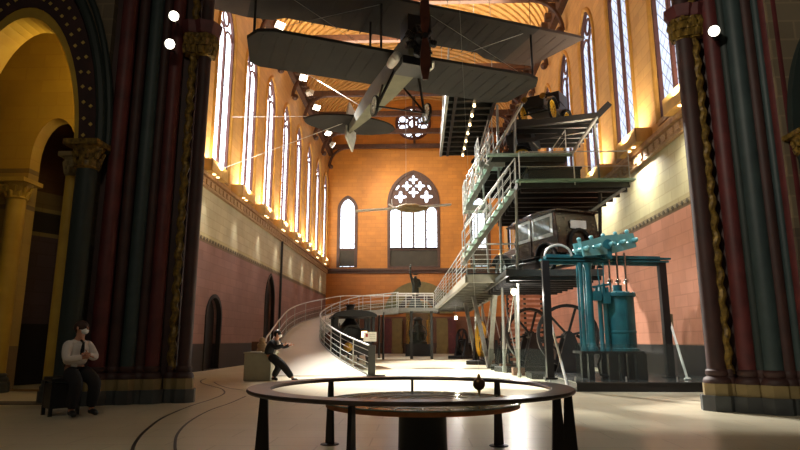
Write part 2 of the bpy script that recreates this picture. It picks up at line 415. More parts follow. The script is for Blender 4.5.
# cornices
tn = 0
def trim(mbb, m):
    global tn
    tn += 1
    return struct(mbb.build('trim_%d' % tn, m))
M_sten = mat('grey brown stencil', (96, 86, 68), .7, scale=4.)
M_dent = mat('tan and cream dentils', (196, 164, 122), .6, c2=(160, 122, 90), scale=20.)
for x, s, y0 in ((XL, 1, 15.3), (XR, -1, 11.)):
    a, b = sorted((x, x+.14*s)); q = MB(); q.box(a, b, y0, YE, 7.2, 7.56)
    n = int((YE-y0)/.5)
    for k in range(n):
        yy = y0+.25+k*.5; a2, b2 = sorted((x+.14*s, x+.2*s)); q.box(a2, b2, yy-.13, yy+.13, 7.28, 7.5)
    trim(q, M_dent)
    a, b = sorted((x, x+.28*s)); q = MB(); q.box(a, b, y0, YE, 7.56, 7.7); trim(q, M_cornice)
    a, b = sorted((x, x+.35*s)); q = MB(); q.box(a, b, y0, YE, 18.5, 19.2)
    for k in range(int((YE-y0)/1.0)):
        yy = y0+.5+k; a2, b2 = sorted((x+.35*s, x+.7*s)); q.box(a2, b2, yy-.16, yy+.16, 18.75, 19.15)
    trim(q, M_wood)
    # painted dark key pattern band
    q = MB(); a, b = sorted((x, x+.02*s))
    for k in range(int((YE-y0)/.34)):
        yy = y0+.2+k*.34; q.prism([(yy-.1, 5.19), (yy, 5.11), (yy+.1, 5.19), (yy, 5.27)], (x, 0, 0), (0, 1, 0), (0, 0, 1), (.012*s, 0, 0))
    trim(q, M_sten)
q = MB(); q.box(XL, XR, YE-.25, YE, 7.45, 7.65); q.box(XL, XR, YE-.12, YE, 7.2, 7.45); trim(q, M_frameE)
# slim downpipe on the left wall
q = MB(); q.tube([(XL+.1, 35.9, 0), (XL+.1, 35.9, 7.2)], .07, 8); trim(q, M_dsteel)

# ceiling: boarded barrel vault with transverse ribs
A_, B_, ZS = (XR-XL)/2+.1, 5.4, 19.0
M_vault = mat('vault boards', (104, 64, 30), .55, c2=(80, 48, 22), scale=3.)
M_batten = mat('vault ribs', (214, 164, 92), .5, c2=(190, 136, 70), scale=3.)
mb = MB(); n = 28; prof = [(XC+A_*cos(pi*i/n), ZS+B_*sin(pi*i/n)) for i in range(n+1)]
for i in range(n):
    p, q2 = prof[i], prof[i+1]
    mb.face([mb.vert((p[0], 10.5, p[1])), mb.vert((q2[0], 10.5, q2[1])), mb.vert((q2[0], 56, q2[1])), mb.vert((p[0], 56, p[1]))], True)
mb.use(M_batten)
yy = 12.0
while yy < 53.8:
    for i in range(n):
        a, b = pi*i/n, pi*(i+1)/n
        P = [(XC+(A_-.0)*cos(t), ZS+(B_-.0)*sin(t)) for t in (a, b)]; Q = [(XC+(A_-.22)*cos(t), ZS+(B_-.22)*sin(t)) for t in (a, b)]
        mb.hexa([(P[0][0], yy, P[0][1]), (P[1][0], yy, P[1][1]), (Q[1][0], yy, Q[1][1]), (Q[0][0], yy, Q[0][1]),
                 (P[0][0], yy+.36, P[0][1]), (P[1][0], yy+.36, P[1][1]), (Q[1][0], yy+.36, Q[1][1]), (Q[0][0], yy+.36, Q[0][1])])
    yy += .62
struct(mb.build('ceiling', M_vault))
for k in range(10):                                       # tie beams with arched braces
    y = 16.6+4.05*k
    q = MB(); q.box(XL, XR, y-.16, y+.16, 18.9, 19.3)
    for s in (0, 1):
        x0 = XL if not s else XR; d = 1 if not s else -1
        q.tube([(x0+d*(.2+1.6*(1-cos(t))), y, 17.2+1.75*sin(t)) for t in [pi/2*j/8 for j in range(9)]], .13, 6)
        q.ball((x0+d*.35, y, 17.15), .22, 8, 6)
    q.bar((XC, y, 19.3), (XC, y, 24.2), .22)
    trim(q, M_wood)

# crossing: near walls with the arch on the left and on the right
def arch_ring(c, zs, r0, r1, y, d, k=1.0, n=24):
    po = [(c+r1, zs)]+[(c+r1*cos(a), zs+k*r1*sin(a)) for a in [pi*i/n for i in range(1, n)]]+[(c-r1, zs)]
    pi_ = [(c-r0, zs)]+[(c+r0*cos(a), zs+k*r0*sin(a)) for a in [pi-pi*i/n for i in range(1, n)]]+[(c+r0, zs)]
    return po+pi_
AL, AZ, AR, AK = -8.25, 4.9, 1.38, 2.35
YA = 11.3
hole = [(AL-AR, .02), (AL+AR, .02)]+[(AL+AR*cos(a), AZ+AK*AR*sin(a)) for a in [pi*i/24 for i in range(25)]]
mb = MB(); mb.holed([(-16, 0), (-6.5, 0), (-6.5, 16), (-16, 16)], [hole], (0, YA, 0), (1, 0, 0), (0, 0, 1), (0, .5, 0)); struct(mb.build('wall_crossing_left', M_stone))
q = MB()
def ringm(mb, c, zs, r0, r1, y0, y1, k, n=28, a0=0, a1=pi):
    for i in range(n):
        t, u = a0+(a1-a0)*i/n, a0+(a1-a0)*(i+1)/n
        P = lambda r, t, y: (c+r*cos(t), y, zs+(k*1.0)*r*sin(t))
        mb.hexa([P(r0, t, y0), P(r1, t, y0), P(r1, u, y0), P(r0, u, y0), P(r0, t, y1), P(r1, t, y1), P(r1, u, y1), P(r0, u, y1)])
ringm(q, AL, AZ, AR-.1, AR, YA-.14, YA+.5, AK); trim(q, M_yellow)
q = MB(); ringm(q, AL, AZ, AR, AR+.34, YA-.16, YA, AK)
q.use(mat('bright gilt flowers', (222, 190, 104), .4, .3))
for row, rr in ((0, AR+.1), (1, AR+.24)):
    for i in range(30):
        t = pi*(i+.5*row)/30; c = V((AL+rr*cos(t), YA-.17, AZ+AK*rr*sin(t)))
        q.prism([(-.045, 0), (0, -.045), (.045, 0), (0, .045)], c, (1, 0, 0), (0, 0, 1), (0, .02, 0))
trim(q, M_dmaroon)
q = MB(); pts = [(AL+(AR+.42)*cos(t), YA-.1, AZ+AK*(AR+.42)*sin(t)) for t in [pi*i/28 for i in range(29)]]; q.tube(pts, .1, 8)
pts = [(AL+(AR+.56)*cos(t), YA-.05, AZ+AK*(AR+.56)*sin(t)) for t in [pi*i/28 for i in range(29)]]; q.tube(pts, .07, 8); trim(q, M_dgreen)
# chapel behind the left arch
niche = [(-9.95, .02), (-8.75, .02)]+[(-9.35+.6*cos(a), 5.75+1.1*sin(a)) for a in [pi*i/14 for i in range(15)]]
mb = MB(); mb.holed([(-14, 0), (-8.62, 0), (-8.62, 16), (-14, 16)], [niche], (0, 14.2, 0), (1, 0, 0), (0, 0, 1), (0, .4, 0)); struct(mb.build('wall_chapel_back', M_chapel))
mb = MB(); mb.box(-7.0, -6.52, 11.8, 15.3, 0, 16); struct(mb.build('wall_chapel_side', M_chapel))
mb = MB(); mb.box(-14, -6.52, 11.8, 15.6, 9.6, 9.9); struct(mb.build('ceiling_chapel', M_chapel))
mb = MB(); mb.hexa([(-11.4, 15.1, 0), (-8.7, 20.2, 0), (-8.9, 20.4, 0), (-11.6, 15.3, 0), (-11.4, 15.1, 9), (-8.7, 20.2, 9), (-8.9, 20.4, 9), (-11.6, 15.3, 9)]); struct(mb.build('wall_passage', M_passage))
# right side
BR, BZ = 7.62, 4.6
hole = [(BR-1.1, .02), (BR+1.1, .02)]+[(BR+1.1*cos(a), BZ+2.3*sin(a)) for a in [pi*i/20 for i in range(21)]]
mb = MB(); mb.holed([(6.3, 0), (16, 0), (16, 16), (6.3, 16)], [hole], (0, 9.95, 0), (1, 0, 0), (0, 0, 1), (0, .5, 0)); struct(mb.build('wall_crossing_right', M_stone))
q = MB(); ringm(q, BR, BZ, 1.05, 1.22, 9.8, 10.45, 2.05); trim(q, M_dgreen)
mb = MB(); mb.box(7.9, 14, 12.2, 12.6, 0, 12); struct(mb.build('wall_side_right', M_stone))

# ------------------------------------------------------------------ reading the photograph's pixels as points in the place
def ray(px, py):
    return cam.rotation_euler.to_matrix() @ V(((px-400)/FPX, (225-py)/FPX, -1))
def at(px, py, y):
    r = ray(px, py); t = y/r.y; return V((r.x*t, y, CH+r.z*t))
def fl(px, py, z=0.):
    r = ray(px, py); t = (z-CH)/r.z; return V((r.x*t, r.y*t, z))

# ================================================================== CLUSTERED PIERS
def pier(label, spec, core, capspec, T, H=15.):
    """spec: (x, y, radius, material, twisted?) shafts standing on one moulded plinth"""
    c = spec[len(spec)//2]
    root = thing('clustered_pier', label, 'column', (c[0], c[1], 0))
    b = MB(); b.prism(core, (0, 0, 0), (1, 0, 0), (0, 1, 0), (0, 0, H)); b.build('pier_core', M_dmaroon, root)
    pl = MB(); blk = MB()
    for (x, y, r, m, tw) in spec:
        s = MB()
        if tw:
            pts = []
            for i in range(290):
                z = .62+i*.05; a = z*2*pi/.34
                pts.append((x+.022*cos(a), y+.022*sin(a), z))
            s.tube(pts, r, 8)
        else: s.lathe([(r, .6), (r*.98, H)], (x, y, 0), 18)
        s.build('shaft', m, root)
        k = r*1.5
        ba = MB(); ba.lathe([(k, .46), (k*1.02, .5), (k*.92, .55), (r*1.06, .58), (r*1.22, .62), (r*1.2, .67), (r, .7)], (x, y, 0), 18); ba.build('shaft_base', M_dmaroon, root)
        blk.prism([(k*1.08*cos(a), k*1.08*sin(a)) for a in [T+pi/8+pi/4*i for i in range(8)]], (x, y, .26), (1, 0, 0), (0, 1, 0), (0, 0, .2))
        pl.prism([(k*1.32*cos(a), k*1.32*sin(a)) for a in [T+pi/8+pi/4*i for i in range(8)]], (x, y, 0), (1, 0, 0), (0, 1, 0), (0, 0, .26))
    blk.build('upper_plinth', M_tan, root); pl.build('lower_plinth', M_plinth, root)
    for (x, y, r, z0, z1) in capspec:
        cp = MB(); h = z1-z0
        cp.lathe([(r*.8, z0), (r*.95, z0+.03*h), (r*.85, z0+.1*h), (r*.9, z0+.4*h), (r*1.2, z0+.7*h)], (x, y, 0), 16)
        for row, zz, rr in ((0, .22, .98), (1, .48, 1.12)):       # two rows of curling leaves
            for i in range(8):
                a = 2*pi*(i+.5*row)/8
                cp.tube([(x+r*rr*.86*cos(a), y+r*rr*.86*sin(a), z0+h*(zz-.16)), (x+r*rr*1.0*cos(a), y+r*rr*1.0*sin(a), z0+h*(zz+.06)),
                         (x+r*rr*1.16*cos(a), y+r*rr*1.16*sin(a), z0+h*(zz+.14)), (x+r*rr*1.2*cos(a), y+r*rr*1.2*sin(a), z0+h*(zz+.05))], [.07*r/.2, .09*r/.2, .06*r/.2, .03*r/.2], 6)
        c1 = cp.build('capital', M_gold, root)
        ab = MB(); ab.lathe([(r*1.35, z0+.7*h), (r*1.5, z0+.78*h), (r*1.5, z0+.86*h), (r*1.75, z0+h), (r*1.75, z0+1.08*h)], (x, y, 0), 8, a0=0, a1=2*pi); ab.build('abacus', M_maroon, c1)
    return root
def shafts(rows, yf):
    out = []
    for px, r, m, tw in rows:
        y = 11.
        for _ in range(6): x = at(px, 60, y).x; y = yf(x)
        out.append((x, y, r, m, tw))
    return out
sl = shafts([(126, .16, M_maroon, 0), (141, .11, M_dmaroon, 0), (154, .14, M_teal, 0), (165, .10, M_dmaroon, 0), (176, .14, M_maroon, 0), (193, .075, M_gold, 1), (205, .13, M_dmaroon, 0)], lambda x: 11.35+(x+6.3)*.36)
pier('tall dark clustered pier on the left, maroon and blue green shafts behind the seated guard', sl,
     [(-6.5, 11.45), (-5.5, 11.75), (-4.9, 12.0), (-4.82, 12.2), (-5.1, 12.9), (-6.5, 12.9)],
     [(sl[-1][0]-.02, sl[-1][1], .21, 7.3, 8.0), (sl[-2][0]-.05, sl[-2][1], .16, 7.3, 8.0)], .2)
sr = shafts([(686, .16, M_dmaroon, 0), (697, .07, M_gold, 1), (714, .15, M_maroon, 0), (726, .1, M_dgreen, 0), (738, .17, M_teal, 0), (751, .11, M_dmaroon, 0), (762, .08, M_teal, 0), (775, .17, M_maroon, 0)], lambda x: 11.0-(x-5.0)*.62)
pier('tall clustered pier on the right, maroon and grey green shafts with a gilded capital', sr,
     [(5.2, 11.2), (5.6, 10.8), (6.3, 10.3), (6.75, 10.1), (6.9, 11.6), (5.5, 11.7)],
     [(sr[0][0], sr[0][1], .2, 6.95, 7.55), (sr[1][0], sr[1][1], .15, 6.95, 7.55)], .5)
# free-standing arch columns
def column(label, x, y, r, m, zc, hc, mc, H):
    root = thing('arch_column', label, 'column', (x, y, 0))
    s = MB(); s.lathe([(r, .4), (r*.97, zc)], (x, y, 0), 20); s.build('shaft', m, root)
    b = MB(); b.lathe([(r*1.5, 0), (r*1.5, .22), (r*1.3, .25), (r*1.35, .31), (r*1.1, .35), (r*1.16, .4), (r, .44)], (x, y, 0), 20); b.build('shaft_base', M_plinth, root)
    cp = MB(); cp.lathe([(r, zc), (r*1.15, zc+.03), (r*1.02, zc+.07), (r*1.1, zc+hc*.5), (r*1.5, zc+hc*.8)], (x, y, 0), 16)
    for row, zz in ((0, .25), (1, .5)):
        for i in range(8):
            a = 2*pi*(i+.5*row)/8; R_ = r*(1.02+.14*row)
            cp.tube([(x+R_*cos(a), y+R_*sin(a), zc+hc*(zz-.15)), (x+R_*1.12*cos(a), y+R_*1.12*sin(a), zc+hc*(zz+.1)), (x+R_*1.3*cos(a), y+R_*1.3*sin(a), zc+hc*(zz+.14))], [.04, .05, .02], 6)
    c = cp.build('capital', mc, root)
    a = MB(); k = r*1.7; a.box(x-k, x+k, y-k, y+k, zc+hc*.8, zc+hc); a.build('abacus', mc, c)
p = at(88, 152, 11.05); column('dark green column with a leafy capital under the left arch', p.x+.02, 11.05, .2, M_dgreen, 4.5, .55, M_gold, 5)
p = at(71.5, 180, 11.65); column('slim yellow column just inside the left arch', p.x-.02, 11.7, .13, M_yellow, 4.55, .5, M_tan, 5)
column('short dark column with a gilded capital at the right edge', 6.52, 9.72, .14, M_dgreen, 4.25, .4, M_gold, 5)
# yellow half-columns on the chapel wall
for px, lab in ((4, 'broad yellow column against the chapel back wall, far left'),):
    p = at(px, 300, 13.9); column(lab, p.x, 13.9, .22 if px < 20 else .14, M_yellow, 4.6, .5, M_yellow, 5)

# spot lamps on the piers
def spotlamp(label, p, aim, wall, power, k=1.):
    root = thing('spot_lamp', label, 'lamp', p, group=None)
    p, aim = V(p), V(aim); d = (aim-p).normalized(); q = d.to_track_quat('Z', 'Y').to_matrix().to_4x4(); T = M4.Translation(p) @ q
    h = MB(T); h.lathe([(.05*k, -.24*k), (.11*k, -.2*k), (.13*k, 0), (.15*k, .04*k), (.14*k, .04*k), (.12*k, -.02*k)], (0, 0, 0), 18); h.build('housing', M_black, root)
    f = MB(T); f.lathe([(.001, -.012*k), (.125*k, -.01*k), (.125*k, .005*k), (.001, .008*k)], (0, 0, 0), 18); f.build('lamp_face', M_lamps, root)
    a = MB(); a.tube([p-d*.1*k, p-d*.12*k+V((0, 0, -.2*k)), V(wall)], .018, 6); a.build('bracket', M_black, root)
    lamp('spot_beam', 'SPOT', p+d*.08, power, CREAM, root, aim, .1, 75, .8)
spotlamp('upper of the two lit spot lamps on the left pier', at(174, 16, 11.1), (-3.6, 1.5, 2.0), at(178, 24, 11.6), 70, .75)
spotlamp('lower of the two lit spot lamps on the left pier', at(170, 44, 11.1), (-4, 1.5, 2.0), at(175, 52, 11.6), 70, .75)
spotlamp('lit spot lamp on the right pier below its capital', at(714, 31, 10.2), (2.0, 1.0, 2), at(720, 40, 10.6), 220, .72)

# ================================================================== FLOOR INLAY
def inlay(pts, w):
    q = MB(); P = [fl(*p, .003) for p in pts]
    P = catmull(P, 8); L, Rr = [], []
    for i, p in enumerate(P):
        d = (P[min(i+1, len(P)-1)]-P[max(i-1, 0)]).normalized(); nn = V((-d.y, d.x, 0))*w/2; L.append(p+nn); Rr.append(p-nn)
    q.strip(L, Rr, .002); trim(q, M_black)
def catmull(P, k=6):
    out = []
    for i in range(len(P)-1):
        p0, p1, p2, p3 = P[max(i-1, 0)], P[i], P[i+1], P[min(i+2, len(P)-1)]
        for j in range(k):
            t = j/k; out.append(.5*((2*p1)+(p2-p0)*t+(2*p0-5*p1+4*p2-p3)*t*t+(3*p1-p0-3*p2+p3)*t**3))
    out.append(P[-1]); return out
def resample(P, n):
    P = catmull(P, 12); D = [0]
    for i in range(1, len(P)): D.append(D[-1]+(P[i]-P[i-1]).length)
    out = []; j = 0
    for k in range(n):
        s = D[-1]*k/(n-1)
        while j < len(P)-2 and D[j+1] < s: j += 1
        t = (s-D[j])/max(1e-6, D[j+1]-D[j]); out.append(P[j].lerp(P[j+1], min(1, t)))
    return out
inlay([(131, 456), (135, 443), (146, 430), (164, 417), (190, 406), (212, 399), (224, 393.5), (222, 389), (212, 386), (202, 383), (201, 380.5), (206, 378.5)], .04)
inlay([(178, 458), (175, 446), (178, 433), (190, 421), (210, 410), (230, 403), (246, 396)], .035)
inlay([(214, 382), (219, 385), (229, 388), (243, 390)], .03)

# ================================================================== PENDULUM ENCLOSURE
RC = V((-.1, 6.13, 0)); RH = .75
M_ringm = mat('worn brown bronze', (92, 78, 70), .32, .7, c2=(62, 52, 48), scale=5.)
M_post = mat('dark bronze blade', (40, 34, 32), .4, .5)
root = thing('ring_barrier', 'wide round bronze handrail on tapered blade posts around the pendulum table', 'barrier', RC)
rail = MB(); rail.lathe([(1.38, RH-.035), (1.59, RH-.035), (1.6, RH-.02), (1.59, RH), (1.38, RH), (1.37, RH-.015), (1.38, RH-.035)], RC, 96)
rail.build('handrail', M_ringm, root)
for ang in (90, 47, 3, -19, 131, 181, 253):
    a = R(ang); u = V((cos(a), sin(a), 0)); t = V((-sin(a), cos(a), 0)); c = RC+u*(1.47 if ang != -19 else 1.53)
    q = MB(); wt, wb, th = .035, .075, .016
    P = [c-u*wb-t*th, c+u*wb-t*th, c+u*wb+t*th, c-u*wb+t*th]; Q = [c-u*wt-t*th, c+u*wt-t*th, c+u*wt+t*th, c-u*wt+t*th]
    q.hexa([p+V((0, 0, .012)) for p in P]+[p+V((0, 0, RH-.035)) for p in Q])
    q.lathe([(.11, 0), (.11, .008), (.1, .012)], c, 16)
    q.build('post', M_post, root)
TC = V((.02, 6.1, 0)); TH_ = .62
root = thing('pendulum_table', 'low round table with a mottled glass top on a black drum pedestal', 'table', TC)
q = MB(); q.lathe([(.3, 0), (.3, .02), (.245, .03), (.235, .5), (.26, TH_-.06)], TC, 40); q.build('pedestal', M_black, root)
M_tt = mat('mottled green glass top', (126, 134, 118), .12, .0, c2=(58, 66, 58), scale=7.)
q = MB(); q.lathe([(.001, TH_-.015), (.97, TH_-.015), (.975, TH_-.008), (.97, TH_), (.001, TH_)], TC, 64); q.build('glass_top', M_tt, root)
q = MB()
for r in (.33, .5, .78): q.lathe([(r, TH_+.001), (r+.018, TH_+.001), (r+.018, TH_+.004), (r, TH_+.004), (r, TH_+.001)], TC, 48)
for i in range(24): a = 2*pi*i/24; q.bar(TC+V((.8*cos(a), .8*sin(a), TH_+.003)), TC+V((.93*cos(a), .93*sin(a), TH_+.003)), .012, .004)
q.build('dial_marks', mat('dial brass', (150, 140, 100), .3, .6), root)
q = MB(); q.lathe([(.93, TH_-.055), (.955, TH_-.055), (.955, TH_-.016), (.93, TH_-.016), (.93, TH_-.055)], TC, 64); q.build('rim', mat('orange wood rim', (206, 130, 70), .45, c2=(150, 84, 44), scale=6.), root)
bp = at(479, 384, 6.1)
root = thing('pendulum', 'small brass pendulum bob hanging on a fine wire above the round table', 'pendulum', bp)
q = MB(); q.ball(bp, .062, 20, 12); q.build('bob', mat('dull brass bob', (104, 80, 52), .35, .8), root)
q = MB(); q.lathe([(.02, -.055), (.012, -.085), (.003, -.115)], bp, 10); q.build('stylus', M_brass, root)
q = MB(); q.lathe([(.02, .055), (.016, .085), (.006, .1)], bp, 10); q.build('collar', M_brass, root)
q = MB(); q.cyl(bp+V((0, 0, .09)), (TC.x, TC.y+.3, 22), .0012, 4); q.build('wire', M_steel, root)

# ================================================================== PEOPLE
def skin(name, chains, m, parent, sub=2):
    """chains: list of (verts [(co, r)], edges) islands grown with a Skin modifier"""
    vs, es, rr, roots = [], [], [], []
    for v, e in chains:
        k = len(vs); roots.append(k)
        vs += [c for c, r in v]; rr += [r for c, r in v]; es += [(a+k, b+k) for a, b in e]
    me = bpy.data.meshes.new(name); me.from_pydata([tuple(c) for c in vs], es, [])
    o = bpy.data.objects.new(name, me); COL.objects.link(o); me.materials.append(m)
    o.modifiers.new('skin', 'SKIN').use_smooth_shade = True
    for i, r in enumerate(rr):
        d = me.skin_vertices[0].data[i]; d.radius = r if isinstance(r, tuple) else (r, r); d.use_root = i in roots
    sb = o.modifiers.new('sub', 'SUBSURF'); sb.levels = sub; sb.render_levels = sub
    o.parent = parent; OFF[o.name] = OFF[parent.name]
    return o
def person(label, J, loc, rz, look, hair_m, shirt_m, jacket=False, tie=True, badge=True, bulk=1.):
    root = thing('person', label, 'person', loc, rz)
    g = {k: V(p) for k, p in J.items()}
    def ch(names, rad):
        return [(g[n], r) for n, r in zip(names, rad)]
    names = ['pelvis', 'spine', 'chest', 'neck', 'head0', 'head1', 'head2',
             'shoulderL', 'elbowL', 'wristL', 'palmL', 'shoulderR', 'elbowR', 'wristR', 'palmR',
             'hipL', 'kneeL', 'ankleL', 'toeL', 'hipR', 'kneeR', 'ankleR', 'toeR']
    ld = V((cos(look), sin(look), 0))
    nk = g['neck']
    g['head0'] = nk+V((.015, 0, .075))+ld*.01; g['head1'] = nk+V((.02, 0, .155))+ld*.02; g['head2'] = nk+V((.015, 0, .235))+ld*.01
    for s in 'LR': g['palm'+s] = g['wrist'+s]+(g['wrist'+s]-g['elbow'+s]).normalized()*.075
    rad = [.1, .09, .1, .055, .07, .098, .065] + [.055, .045, .032, .036]*2 + [.085, .06, .042, .035]*2
    ed = [(0, 1), (1, 2), (2, 3), (3, 4), (4, 5), (5, 6), (2, 7), (7, 8), (8, 9), (9, 10), (2, 11), (11, 12), (12, 13), (13, 14), (0, 15), (15, 16), (16, 17), (17, 18), (0, 19), (19, 20), (20, 21), (21, 22)]
    chains = [(ch(names, rad), ed)]
    for s in 'LR':                                        # four fingers and a thumb, rooted inside each palm
        w, p = g['wrist'+s], g['palm'+s]; d = (p-w).normalized(); side = d.cross(V((0, 0, 1))).normalized(); up = side.cross(d)
        for k, (off, ln) in enumerate(((-.027, .072), (-.009, .08), (.009, .076), (.026, .06))):
            b = p+side*off; c = b+d*ln*.5-up*.008; e = c+d*ln*.3-up*.03
            chains.append(([(b, .0095), (c, .0085), (e, .007)], [(0, 1), (1, 2)]))
        t0 = w+d*.03+up*.02; t1 = t0+up*.03+d*.03; t2 = t1+d*.03+up*.004
        chains.append(([(t0, .011), (t1, .01), (t2, .008)], [(0, 1), (1, 2)]))
    body = skin('body', chains, M_skin, root)
    g['cuffL'] = g['elbowL'].lerp(g['wristL'], .92); g['cuffR'] = g['elbowR'].lerp(g['wristR'], .92); g['collar'] = g['chest'].lerp(g['neck'], .72)
    line = lambda nm, rd: (list(zip([g[n] for n in nm], [x*bulk for x in rd])), [(i, i+1) for i in range(len(nm)-1)])
    g['hem'] = g['pelvis'].lerp(g['spine'], -.25 if jacket else .15); g['waist'] = g['pelvis'].lerp(g['spine'], .35)
    for s in 'LR':
        g['cuffa'+s] = g['knee'+s].lerp(g['ankle'+s], .95); g['in'+s] = g['shoulder'+s].lerp(g['chest'], .45)
    wide = lambda L: (L[0], L[1])
    tor = line(['hem', 'spine', 'chest', 'collar'], [.17, .17, .18, .09])
    tor = ([(c, (q*1.22, q*.92)) for c, q in tor[0]], tor[1])
    skin('jacket' if jacket else 'shirt', [tor, line(['shoulderL', 'chest', 'shoulderR'], [.1, .12, .1])]+[line(['in'+s, 'shoulder'+s, 'elbow'+s, 'cuff'+s], [.09, .1, .07, .052]) for s in 'LR'], M_cloth if jacket else shirt_m, root)
    skin('trousers', [line(['waist', 'pelvis'], [.18, .19])]+[line(['hip'+s, 'knee'+s, 'cuffa'+s], [.14, .11, .085]) for s in 'LR'], M_cloth, root)
    for s in 'LR':
        a, t = g['ankle'+s], g['toe'+s]; h = a+(a-t)*.25; h.z = min(a.z, t.z+.03)
        skin('shoe', [([(h, .045), (a.lerp(t, .4), .05), (t, .042)], [(0, 1), (1, 2)])], M_leather, root)
    hc = g['head1']; rt = V((ld.y, -ld.x, 0)); T = M4.Translation(hc) @ M4.Rotation(look, 4, 'Z')
    q = MB(T)
    for (a0, z0, k) in ((0, 0, 1),):
        q.lathe([(.108*sin(t), .112*cos(t)) for t in [pi*i/10*.62 for i in range(11)]], (-.022, 0, .018), 18, sx=1.08)
        q.ball((-.05, 0, -.02), .078, 12, 8)
    q.build('hair', hair_m, root, local=True)
    q = MB(T)
    q.ball((.055, 0, -.045), .058, 14, 8, (1.05, 1.1, .95))
    for s in (-1, 1): q.tube([(.06, s*.058, -.035), (.0, s*.1, -.01)], .005, 5)
    q.build('face_mask', M_mask, root, local=True)
    q = MB(T)
    for s in (-1, 1): q.ball((.088, s*.034, .02), .012, 8, 6)
    q.build('eyes', M_black, root, local=True)
    q = MB(T); q.tube([(.09, 0, .03), (.112, 0, -.005), (.092, 0, -.02)], [.012, .017, .012], 8)
    for s in (-1, 1): q.ball((.0, s*.102, .0), .026, 8, 6, (.7, .4, 1.1))
    q.build('nose_and_ears', M_skin, root, local=True)
    if tie:
        c, b = g['collar'], g['spine']; f = V((.1, 0, 0)); q = MB()
        q.tube([c+V((.06, 0, .0)), c.lerp(b, .15)+V((.145, 0, 0)), c.lerp(b, .6)+V((.155, 0, 0)), c.lerp(b, 1.0)+V((.14, 0, 0))], [.018, .02, .034, .012], 6); q.build('tie', M_cloth, root, local=True)
    if jacket:
        q = MB(); c, b = g['collar'], g['pelvis']
        q.tube([c+V((.045, 0, .0)), c.lerp(b, .2)+V((.15, -.02, 0)), c.lerp(b, .6)+V((.15, -.02, 0)), c.lerp(b, .95)+V((.14, -.02, 0))], [.04, .06, .06, .04], 6); q.build('shirt_front', M_shirt, root, local=True)
    if badge:
        p = g['pelvis']+V((.13, -.07, .04)); q = MB(); q.box(p.x-.006, p.x+.006, p.y-.05, p.y+.05, p.z-.03, p.z+.03); q.build('badge', M_white, root, local=True)
    return root, g
g1 = fl(78, 416)
J1 = dict(pelvis=(-.06, 0, .74), spine=(-.03, 0, .93), chest=(.0, 0, 1.10), neck=(.03, 0, 1.235),
          shoulderL=(.0, .17, 1.13), elbowL=(.13, .25, .90), wristL=(.25, .03, .97), shoulderR=(.0, -.17, 1.13), elbowR=(.13, -.25, .89), wristR=(.26, -.02, .93),
          hipL=(-.02, .1, .72), kneeL=(.33, .16, .54), ankleL=(.26, .17, .10), toeL=(.42, .18, .045), hipR=(-.02, -.1, .72), kneeR=(.33, -.14, .53), ankleR=(.24, -.15, .10), toeR=(.40, -.17, .045))
person('guard in white shirt, arms folded, perched on a black stool', J1, (g1.x-.12, g1.y, 0), R(-30), R(18), M_hair, M_shirt)
root = thing('stool', 'black box stool under the guard with folded arms', 'stool', (g1.x-.36, g1.y+.12, 0), R(-42))
q = MB(); q.box(-.26, .18, -.24, .24, .54, .61); q.build('seat', M_leather, root, bevel=.02, local=True)
for sx in (-.22, .14):
    for sy in (-.2, .2): q = MB(); q.box(sx-.025, sx+.025, sy-.025, sy+.025, 0, .54); q.build('leg', M_black, root, local=True)
q = MB(); q.box(-.24, .16, -.22, .22, .12, .5); q.build('storage_box', M_black, root, local=True)

g2 = at(271, 356, 17.72); g2 = V((g2.x+.34, 17.72, 0))
J2 = dict(pelvis=(-.42, 0, .77), spine=(-.39, 0, .93), chest=(-.30, 0, 1.08), neck=(-.20, 0, 1.22),
          shoulderL=(-.3, .17, 1.12), elbowL=(-.08, .24, 1.0), wristL=(.14, .2, 1.05), shoulderR=(-.3, -.17, 1.12), elbowR=(-.08, -.24, .97), wristR=(.13, -.16, 1.07),
          hipL=(-.4, .09, .75), kneeL=(-.14, .14, .44), ankleL=(-.36, .16, .10), toeL=(-.2, .17, .045), hipR=(-.39, -.09, .75), kneeR=(.04, -.12, .52), ankleR=(.42, -.15, .11), toeR=(.58, -.17, .06))
person('person in black suit leaning on the beige desk, one leg stretched out', J2, g2, R(-12), R(5), M_black, M_shirt, jacket=True, tie=False, badge=False, bulk=1.1)

# reception desk
d0, d1 = fl(243, 381), fl(272, 381)
root = thing('reception_desk', 'beige box desk at the foot of the curved ramp', 'desk', ((d0.x+d1.x)/2, d0.y+.4, 0))
q = MB(); q.box(d0.x, d1.x-.05, d0.y, d0.y+.8, 0, .80); q.build('body', M_desk, root, bevel=.02)
q = MB(); q.box(d0.x-.02, d1.x, d0.y-.03, d0.y+.83, .80, .84); q.build('top', M_desk, root, bevel=.01)
q = MB(); q.box(d0.x, d1.x-.05, d0.y+.74, d0.y+.8, .84, 1.15); q.build('back_panel', mat('brown panel', (110, 80, 66), .6), root)
m_ = fl(259, 380); m_.y = d0.y+.45
root = thing('figurine', 'small tan figure standing on the beige desk', 'statue', (m_.x+.05, m_.y, .84))
q = MB(); q.lathe([(.16, 0), (.17, .05), (.13, .12), (.15, .22), (.09, .3), (.1, .36), (.06, .43), (.001, .45)], (0, 0, 0), 14); q.build('figure', mat('tan plaster', (150, 120, 84), .7), root, local=True)
tag(MB().box(d0.x+.16, d0.x+.46, d0.y+.1, d0.y+.3, .841, .862).build('paper_stack', M_white), 'white papers lying on the left end of the beige desk', 'papers')

